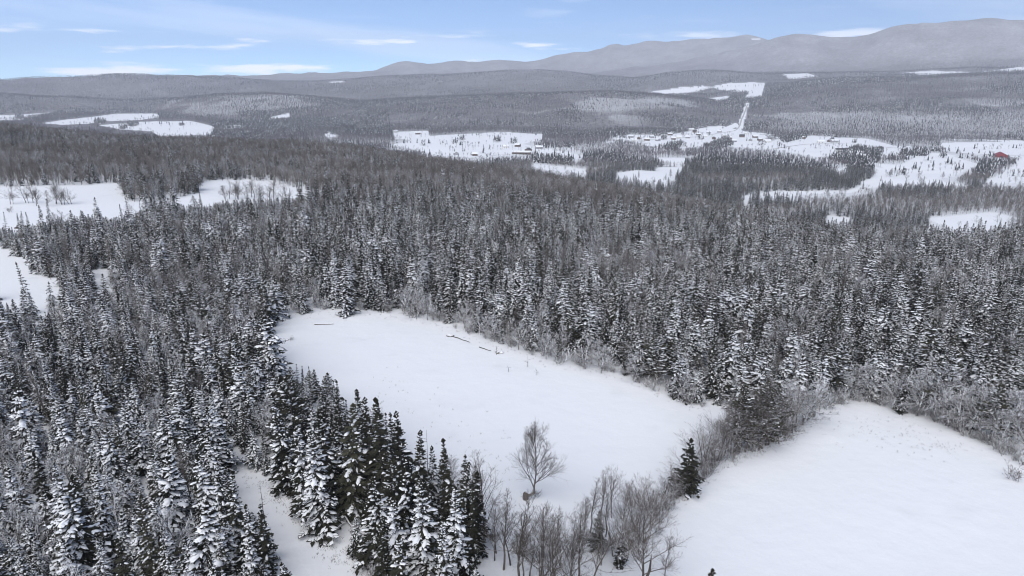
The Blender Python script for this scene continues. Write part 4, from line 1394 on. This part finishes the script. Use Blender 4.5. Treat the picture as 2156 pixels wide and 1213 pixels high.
def lone_tree():
    x, y, z = ground_at(1106, 1051)
    h = top_height(x, y, z, 884)
    # stump, a stem that leaves it sideways, then turns up
    a, b = bare_tree(911, h, form='fan', n1=40, n2=15, n3=9, bend=[(0, 0, 0.75), (0.75, 0.0, 0.95), (1.35, 0.0, 1.05), (1.75, 0, 1.5)])
    root = tag(link('bare_tree', None, loc=(x, y, z)), 'lone bare tree leaning out from a broken stump in the big field', 'bare tree')
    link('trunk', mesh('lone_trunk', *a, M['twig']), root)
    link('branches', mesh('lone_branches', *b, M['twig']), root)
    st = [[0, 0, -0.4, 0.05, 0, 0.5, 0.46, 0.42], [0.05, 0, 0.5, 0.0, 0, 1.05, 0.42, 0.34], [0, 0, 1.05, -0.1, 0, 1.25, 0.30, 0.10]]
    link('stump', mesh('lone_stump', *tube(st, 8), M['twig']), root)


lone_tree()


def dark_spreading_tree():
    x, y, z = ground_at(1352, 1250)
    h = top_height(x, y, z, 1012)
    a, b = bare_tree(927, h, form='round', n1=30, n2=15, n3=9)
    root = tag(link('bare_tree', None, loc=(x, y, z)), 'dark spreading bare tree with dense twigs at the near snowfield corner', 'bare tree')
    link('trunk', mesh('dark_trunk', *a, M['bark']), root)
    link('branches', mesh('dark_branches', *b, M['twig']), root)
    sn = [[0.3, 0, h * 0.12, 0.75, 0, h * 0.22, 0.2, 0.17], [0.75, 0, h * 0.22, 0.85, 0.05, h * 0.36, 0.17, 0.05]]
    link('broken_limb', mesh('dark_limb', *tube(sn, 6), M['bark']), root)


dark_spreading_tree()


def pole_between(name, a, b, r, label, cat, lift=0.15, mat='twig_dust', lift2=None):
    """A fallen stem lying between two places on the ground."""
    p = np.array(ground_at(*a)); q = np.array(ground_at(*b))
    o = p.copy()
    p[2] += lift; q[2] += lift if lift2 is None else lift2
    n = 5
    g = np.random.default_rng(int(a[0]))
    pts = [p + (q - p) * i / n + np.r_[g.normal(0, 0.05, 2), g.normal(0, 0.03)] for i in range(n + 1)]
    segs = [[*(pts[i] - o), *(pts[i + 1] - o), r * (1 - 0.5 * i / n), r * (1 - 0.5 * (i + 1) / n)] for i in range(n)]
    ob = link(name, mesh(name, *tube(segs, 6), M[mat]), loc=tuple(o))
    tag(ob, label, cat)
    return ob


pole_between('fallen_log', (662, 684), (702, 683), 0.22, 'dark log lying on the snow near the far left end of the field', 'log', mat='twig_dust')
pole_between('fallen_pole', (950, 708), (990, 722), 0.12, 'long dark pole lying on the snow along the far field edge', 'pole', mat='bark')
pole_between('fallen_pole', (1010, 732), (1033, 740), 0.11, 'shorter pole lying on the snow beside the thin sapling', 'pole', mat='bark')
pole_between('fallen_tree', (686, 1131), (727, 1106), 0.13, 'pale fallen trunk lying beside the broad spruce at the track', 'fallen tree', mat='twig_snow', lift2=0.5)
pole_between('fallen_tree', (745, 1113), (708, 1085), 0.14, 'fallen trunk propped up in the belt beside the broad spruce', 'fallen tree', mat='twig_snow', lift2=1.8)
pole_between('propped_rail', (1014, 712), (1050, 716), 0.09, 'horizontal snow-topped pole resting in the brush at the far field edge', 'pole', lift=2.0, mat='twig_snow')


def dead_snag(px, py, top, label, seed):
    x, y, z = ground_at(px, py)
    h = top_height(x, y, z, top)
    g = np.random.default_rng(seed)
    s, p = trunk_segs(g, h, 0.11)
    root = tag(link('dead_snag', None, loc=(x, y, z)), label, 'dead tree')
    link('trunk', mesh('snag_trunk', *tube(s, 5), M['bark']), root)
    br = []
    for k in range(16):
        zz = h * g.uniform(0.35, 0.97); a = g.uniform(0, 6.28); l = g.uniform(0.2, 0.8)
        cx, cy = np.interp(zz, p[:, 2], p[:, 0]), np.interp(zz, p[:, 2], p[:, 1])
        br.append([cx, cy, zz, cx + math.cos(a) * l, cy + math.sin(a) * l, zz + g.uniform(-.15, .2), 0.025, 0.008])
    link('branches', mesh('snag_branches', *tube(br, 3), M['bark']), root)


dead_snag(562, 1150, 1010, 'thin dead snag poking above the pointed spruces left of the track', 1)
dead_snag(905, 1120, 897, 'thin grey dead conifer stem standing at the belt edge of the big field', 2)
dead_snag(1041, 1180, 1130, 'short broken dead stem between the belt and the bare trees', 3)


def sapling(px, py, top, label, seed):
    x, y, z = ground_at(px, py)
    h = max(1.0, top_height(x, y, z, top))
    g = np.random.default_rng(seed)
    segs = [[0, 0, -0.2, 0.05, 0, h * 0.5, 0.05, 0.035], [0.05, 0, h * 0.5, 0.0, 0, h, 0.035, 0.012]]
    for k in range(5):
        a = g.uniform(0, 6.28); zz = h * g.uniform(0.15, 0.8)
        segs.append([0.03, 0, zz, math.cos(a) * 0.7, math.sin(a) * 0.7, zz + 0.3, 0.03, 0.01])
    o = link('sapling', mesh('sapling', *tube(segs, 4), M['twig']), loc=(x, y, z))
    tag(o, label, 'sapling')


sapling(1045, 747, 728, 'thin sapling by the pole on the snow at the far field edge', 5)
sapling(1111, 772, 748, 'thin upright stake-like sapling alone on the far side of the big field', 6)
sapling(1070, 783, 772, 'faint tiny sapling in the big field, left of the upright one', 7)
sapling(1130, 790, 778, 'faint tiny sapling in the big field, right of the upright one', 8)


def rock(px, py, s, label, seed):
    import bmesh
    x, y, z = ground_at(px, py)
    g = np.random.default_rng(seed)
    bm = bmesh.new()
    bmesh.ops.create_icosphere(bm, subdivisions=2, radius=1)
    for v in bm.verts:
        k = g.uniform(0.75, 1.15)
        v.co = (v.co.x * s * k * 1.4, v.co.y * s * k, (v.co.z * 0.6 + 0.15) * s * k)
    me = bpy.data.meshes.new('rock'); bm.to_mesh(me); bm.free()
    me.materials.append(M['twig_dust'])
    tag(link('rock', me, loc=(x, y, z)), label, 'rock')


rock(948, 708, 0.7, 'dark boulder at the left end of the long pole', 1)
rock(1051, 743, 0.75, 'dark boulder right of the thin sapling at the far field edge', 2)
rock(604, 716, 0.5, 'small rock beside the little shrub at the left of the field', 3)
rock(45, 480, 2.2, 'dark boulder half buried in the west field', 4)


# grass stubs poking through the snow
def grass_stubs():
    g = np.random.default_rng(12)
    V, Fc = [], []
    spots = [(g.uniform(780, 1090), 0) for _ in range(70)]
    P = [(u, np.interp(u, [780, 1090], [790, 985]) + g.normal(0, 35)) for u, _ in spots]
    P += [(g.uniform(520, 740), 0) for _ in range(0)]
    P += [(540 + 200 * k + g.normal(0, 22), 1000 + 200 * k + g.normal(0, 12)) for k in g.uniform(0, 1, 260)]
    P += [(g.normal(1850, 60), g.normal(905, 18)) for _ in range(90)] + [(g.normal(1975, 40), g.normal(945, 10)) for _ in range(60)]
    P += [(g.uniform(900, 1280), 0) for _ in range(0)]
    for k in g.uniform(0, 1, 160):
        a = np.array(EDGE, float); u = k * (len(a) - 1); i = int(u); q = a[i] + (a[min(i + 1, len(a) - 1)] - a[i]) * (u - i)
        P.append((q[0] + g.normal(0, 8), q[1] + abs(g.normal(0, 6)) + 2))
    for k in g.uniform(0, 1, 220):
        a = np.array(HEDGE, float); u = k * (len(a) - 1); i = int(u); q = a[i] + (a[min(i + 1, len(a) - 1)] - a[i]) * (u - i)
        P.append((q[0] + abs(g.normal(0, 12)) + 3, q[1] + abs(g.normal(0, 8))))
    for px, py in P:
        x, y, z = ground_at(px, py)
        for k in range(5):
            a = g.uniform(0, 6.28); l = g.uniform(0.08, 0.35); b = len(V)
            ox, oy = g.normal(0, 0.15, 2)
            V += [(x + ox - 0.02, y + oy, z - 0.03), (x + ox + 0.02, y + oy + 0.01, z - 0.03), (x + ox + math.cos(a) * l * .6, y + oy + math.sin(a) * l * .6, z + l)]
            Fc.append((b, b + 1, b + 2))
    o = link('grass', mesh('grass', V, np.array(Fc), M['twig']))
    tag(o, 'dry grass stubs poking through the field snow', 'grass', None, 'stuff')


grass_stubs()

M['packed'] = mat_plain('ploughed_road', (0.47, 0.46, 0.46, 1), 0.2, 0.2)


def road_strip(name, pts, label, half):
    # a ploughed lane: a strip of packed grey snow following the ground
    P = [ground_at(*p, rmin=500) for p in pts]
    P = np.array([P[0], *P, P[-1]])
    c = []
    for i in range(1, len(P) - 2):
        for u in np.linspace(0, 1, 14, endpoint=False):
            a, b, d, e = P[i - 1], P[i], P[i + 1], P[i + 2]
            c.append(0.5 * ((2 * b) + (-a + d) * u + (2 * a - 5 * b + 4 * d - e) * u * u + (-a + 3 * b - 3 * d + e) * u ** 3))
    c = np.array(c)
    t = np.gradient(c, axis=0); t /= np.linalg.norm(t, axis=1, keepdims=True)
    n = np.stack([-t[:, 1], t[:, 0]], -1)
    V = []
    for k in (-half, half):
        xy = c[:, :2] + n * k
        V.append(np.column_stack([xy, height(xy[:, 0], xy[:, 1]) + 0.35]))
    V = np.vstack(V); m = len(c)
    f = [(i, i + 1, m + i + 1, m + i) for i in range(m - 1)]
    tag(link(name, mesh(name, V, f, M['packed'])), label, None, None, 'structure')


road_strip('valley_road', [(1560, 322), (1640, 312), (1700, 304), (1780, 303), (1850, 308), (1930, 317), (2000, 322), (2080, 326), (2180, 327)], 'ploughed road across the right valley fields', 2.6)
road_strip('valley_road', [(1330, 296), (1400, 293), (1470, 288), (1520, 280), (1552, 272), (1562, 250), (1575, 218)], 'straight road from the village up the hill', 3.0)
road_strip('valley_road', [(1000, 331), (1060, 326), (1120, 326), (1180, 330)], 'farm lane past the long dark barn', 2.0)

# ------------------------------------------------------------------ farms and village in the valley
M['wall_white'] = mat_plain('white_siding', (0.62, 0.62, 0.60, 1), 0.08, 0.5)
M['wall_grey'] = mat_plain('grey_siding', (0.30, 0.30, 0.31, 1), 0.12, 0.5)
M['wall_brown'] = mat_plain('brown_boards', (0.12, 0.09, 0.07, 1), 0.2, 0.5)
M['wall_red'] = mat_plain('red_boards', (0.22, 0.035, 0.035, 1), 0.2, 0.5)
M['roof_red'] = mat_plain('red_metal_roof', (0.28, 0.028, 0.040, 1), 0.12, 0.3, 0.5)
M['roof_snow'] = mat_plain('snowy_roof', (0.82, 0.835, 0.86, 1), 0.04, 0.5)
M['roof_dark'] = mat_plain('dark_roof', (0.07, 0.07, 0.075, 1), 0.2, 0.4)
M['glass'] = mat_plain('dark_glass', (0.03, 0.035, 0.045, 1), 0.1, 1, 0.2)


def box(x0, x1, y0, y1, z0, z1):
    v = [(x0, y0, z0), (x1, y0, z0), (x1, y1, z0), (x0, y1, z0), (x0, y0, z1), (x1, y0, z1), (x1, y1, z1), (x0, y1, z1)]
    f = [(0, 3, 2, 1), (4, 5, 6, 7), (0, 1, 5, 4), (1, 2, 6, 5), (2, 3, 7, 6), (3, 0, 4, 7)]
    return v, f


def building(name, px, py, w, d, h, rise, rz, wall, roof, label, cat, group=None, doors=(), chimney=False):
    """Gabled building; the ridge runs along its own x."""
    x, y, z = ground_at(px, py, rmin=500)
    root = link(name, None, loc=(x, y, z))
    root.rotation_euler[2] = rz
    tag(root, label, cat, group)
    a, b = w / 2, d / 2
    v = [(-a, -b, -2), (a, -b, -2), (a, b, -2), (-a, b, -2), (-a, -b, h), (a, -b, h), (a, b, h), (-a, b, h), (-a, 0, h + rise), (a, 0, h + rise)]
    f = [(0, 1, 5, 4), (2, 3, 7, 6), (1, 2, 6, 9, 5), (3, 0, 4, 8, 7)]
    link('wall', mesh('wall', v, f, M[wall]), root)
    e, th = 0.6, 0.35
    sl = rise / b
    rv = []
    for xx in (-a - e, a + e):
        rv += [(xx, -b - e, h - e * sl + 0.05), (xx, 0, h + rise + 0.05), (xx, b + e, h - e * sl + 0.05), (xx, b + e, h - e * sl + th), (xx, 0, h + rise + th + 0.1), (xx, -b - e, h - e * sl + th)]
    rf = [(0, 1, 7, 6), (1, 2, 8, 7), (2, 3, 9, 8), (3, 4, 10, 9), (4, 5, 11, 10), (5, 0, 6, 11), (0, 5, 4, 1), (1, 4, 3, 2), (6, 7, 10, 11), (7, 8, 9, 10)]
    ro = link('roof', mesh('roof', rv, rf, M[roof]), root)
    for (dx0, dx1, dz1, side) in doors:
        if side == 'front':
            bv, bf = box(dx0, dx1, -b - 0.12, -b + 0.05, 0, dz1)
        else:
            bv, bf = box(-a - 0.12, -a + 0.05, dx0, dx1, 0, dz1)
        link('door' if dz1 > 2.6 else 'window', mesh('door', bv, bf, M['glass']), root)
    if chimney:
        bv, bf = box(-0.4, 0.4, -0.4, 0.4, h + rise * 0.6, h + rise + 1.2)
        link('chimney', mesh('chimney', bv, bf, M['wall_brown']), ro)
    return root


building('barn', 2106, 331, 34, 26, 4.5, 6.5, math.radians(62), 'wall_red', 'roof_red', 'large red-roofed barn on the valley snowfield near the right edge', 'barn', doors=[(-3, 3, 4.0, 'side'), (-8, -6, 2.0, 'side'), (6, 8, 2.0, 'side')])
building('barn', 1098, 325, 46, 13, 5.5, 3.0, math.radians(-4), 'wall_brown', 'roof_snow', 'long dark barn with snowy roof in the middle of the valley fields', 'barn', doors=[(-16, -12, 4, 'front'), (-4, 0, 4, 'front'), (10, 14, 4, 'front')])
building('barn', 1112, 319, 20, 12, 5, 3.0, math.radians(70), 'wall_brown', 'roof_dark', 'short dark wing behind the long dark barn', 'barn')
HOUSES = [(1090, 309, 12, 9, 'wall_brown'), (1135, 313, 16, 9, 'wall_grey'), (1000, 328, 10, 8, 'wall_brown'), (832, 279, 22, 12, 'wall_white'), (1265, 290, 14, 9, 'wall_white'), (1287, 282, 9, 9, 'wall_white'),
          (1328, 290, 15, 9, 'wall_grey'), (1345, 293, 11, 9, 'wall_brown'), (1372, 290, 12, 9, 'wall_grey'), (1398, 289, 16, 10, 'wall_white'), (1418, 294, 11, 9, 'wall_brown'), (1437, 283, 13, 9, 'wall_grey'),
          (1455, 275, 18, 10, 'wall_white'), (1470, 285, 12, 9, 'wall_brown'), (1492, 281, 12, 9, 'wall_grey'), (1503, 293, 14, 10, 'wall_brown'), (1527, 287, 20, 11, 'wall_white'), (1545, 299, 12, 9, 'wall_grey'),
          (1562, 289, 13, 9, 'wall_brown'), (1580, 297, 15, 9, 'wall_grey'), (1600, 296, 12, 9, 'wall_brown'), (1615, 300, 16, 10, 'wall_white'), (1728, 301, 16, 10, 'wall_white'), (1745, 299, 12, 9, 'wall_brown'), (1756, 300, 18, 9, 'wall_grey'),
          (1772, 319, 26, 9, 'wall_white'), (1800, 325, 30, 12, 'wall_brown'), (1815, 332, 24, 10, 'wall_grey'), (500, 268, 22, 12, 'wall_white'), (520, 281, 18, 10, 'wall_white'), (565, 281, 20, 10, 'wall_grey'), (1690, 292, 12, 9, 'wall_brown'), (1850, 316, 14, 9, 'wall_white'), (1335, 298, 12, 9, 'wall_white'), (1362, 296, 14, 9, 'wall_brown'), (1385, 297, 12, 9, 'wall_grey'), (1410, 285, 14, 10, 'wall_brown'), (1429, 291, 13, 9, 'wall_white'), (1448, 291, 12, 9, 'wall_grey'), (1463, 279, 14, 9, 'wall_brown'), (1483, 289, 15, 10, 'wall_white'), (1515, 279, 14, 9, 'wall_grey'), (1536, 293, 13, 9, 'wall_brown'), (1571, 283, 14, 9, 'wall_white'), (1590, 290, 13, 9, 'wall_brown'), (1065, 312, 13, 9, 'wall_white'), (1150, 305, 14, 9, 'wall_brown'), (960, 326, 13, 9, 'wall_grey'), (880, 283, 14, 9, 'wall_brown')]
WALLWORD = {'wall_white': 'white', 'wall_grey': 'grey', 'wall_brown': 'brown'}
for i, (px, py, w, d, wl) in enumerate(HOUSES):
    place = 'in the village strip' if 1255 < px < 1640 else ('on the farm in the right valley' if px >= 1640 else ('among the valley fields' if px > 800 else 'among far dark conifers'))
    building('house', px, py, w * 1.2, d * 1.1, 4.8 if i % 3 else 5.6, 3.2, math.radians((i * 37) % 50 - 25 + (90 if i % 4 == 3 else 0)), wl, 'roof_dark' if i % 7 == 4 else 'roof_snow',
             f"small {WALLWORD[wl]} house {place}, {ORD[sorted(h[0] for h in HOUSES).index(px)]} house from left", 'house', 'houses in the valley',
             doors=[(-w * .3, -w * .3 + 1.6, 2.2, 'front'), (w * .15, w * .15 + 1.6, 2.2, 'front')], chimney=i % 3 == 0)

# ------------------------------------------------------------------ the air
def haze():
    zt = 1050
    v, f = box(-13900, 13900, -13900, 13900, -135, zt)
    m = bpy.data.materials.new('haze')
    m.use_nodes = True
    t = m.node_tree
    t.nodes.clear()
    out = nd(t, 'ShaderNodeOutputMaterial')
    pv = nd(t, 'ShaderNodeVolumePrincipled')
    pv.inputs['Color'].default_value = (0.84, 0.89, 1.0, 1)
    pv.inputs['Density'].default_value = 7.4e-5
    pv.inputs['Anisotropy'].default_value = 0.0
    lk(t, pv.outputs[0], out.inputs['Volume'])
    o = link('haze', mesh('haze', v, f, m))
    tag(o, 'thin pale winter haze filling the valley air', 'haze', None, 'stuff')


haze()
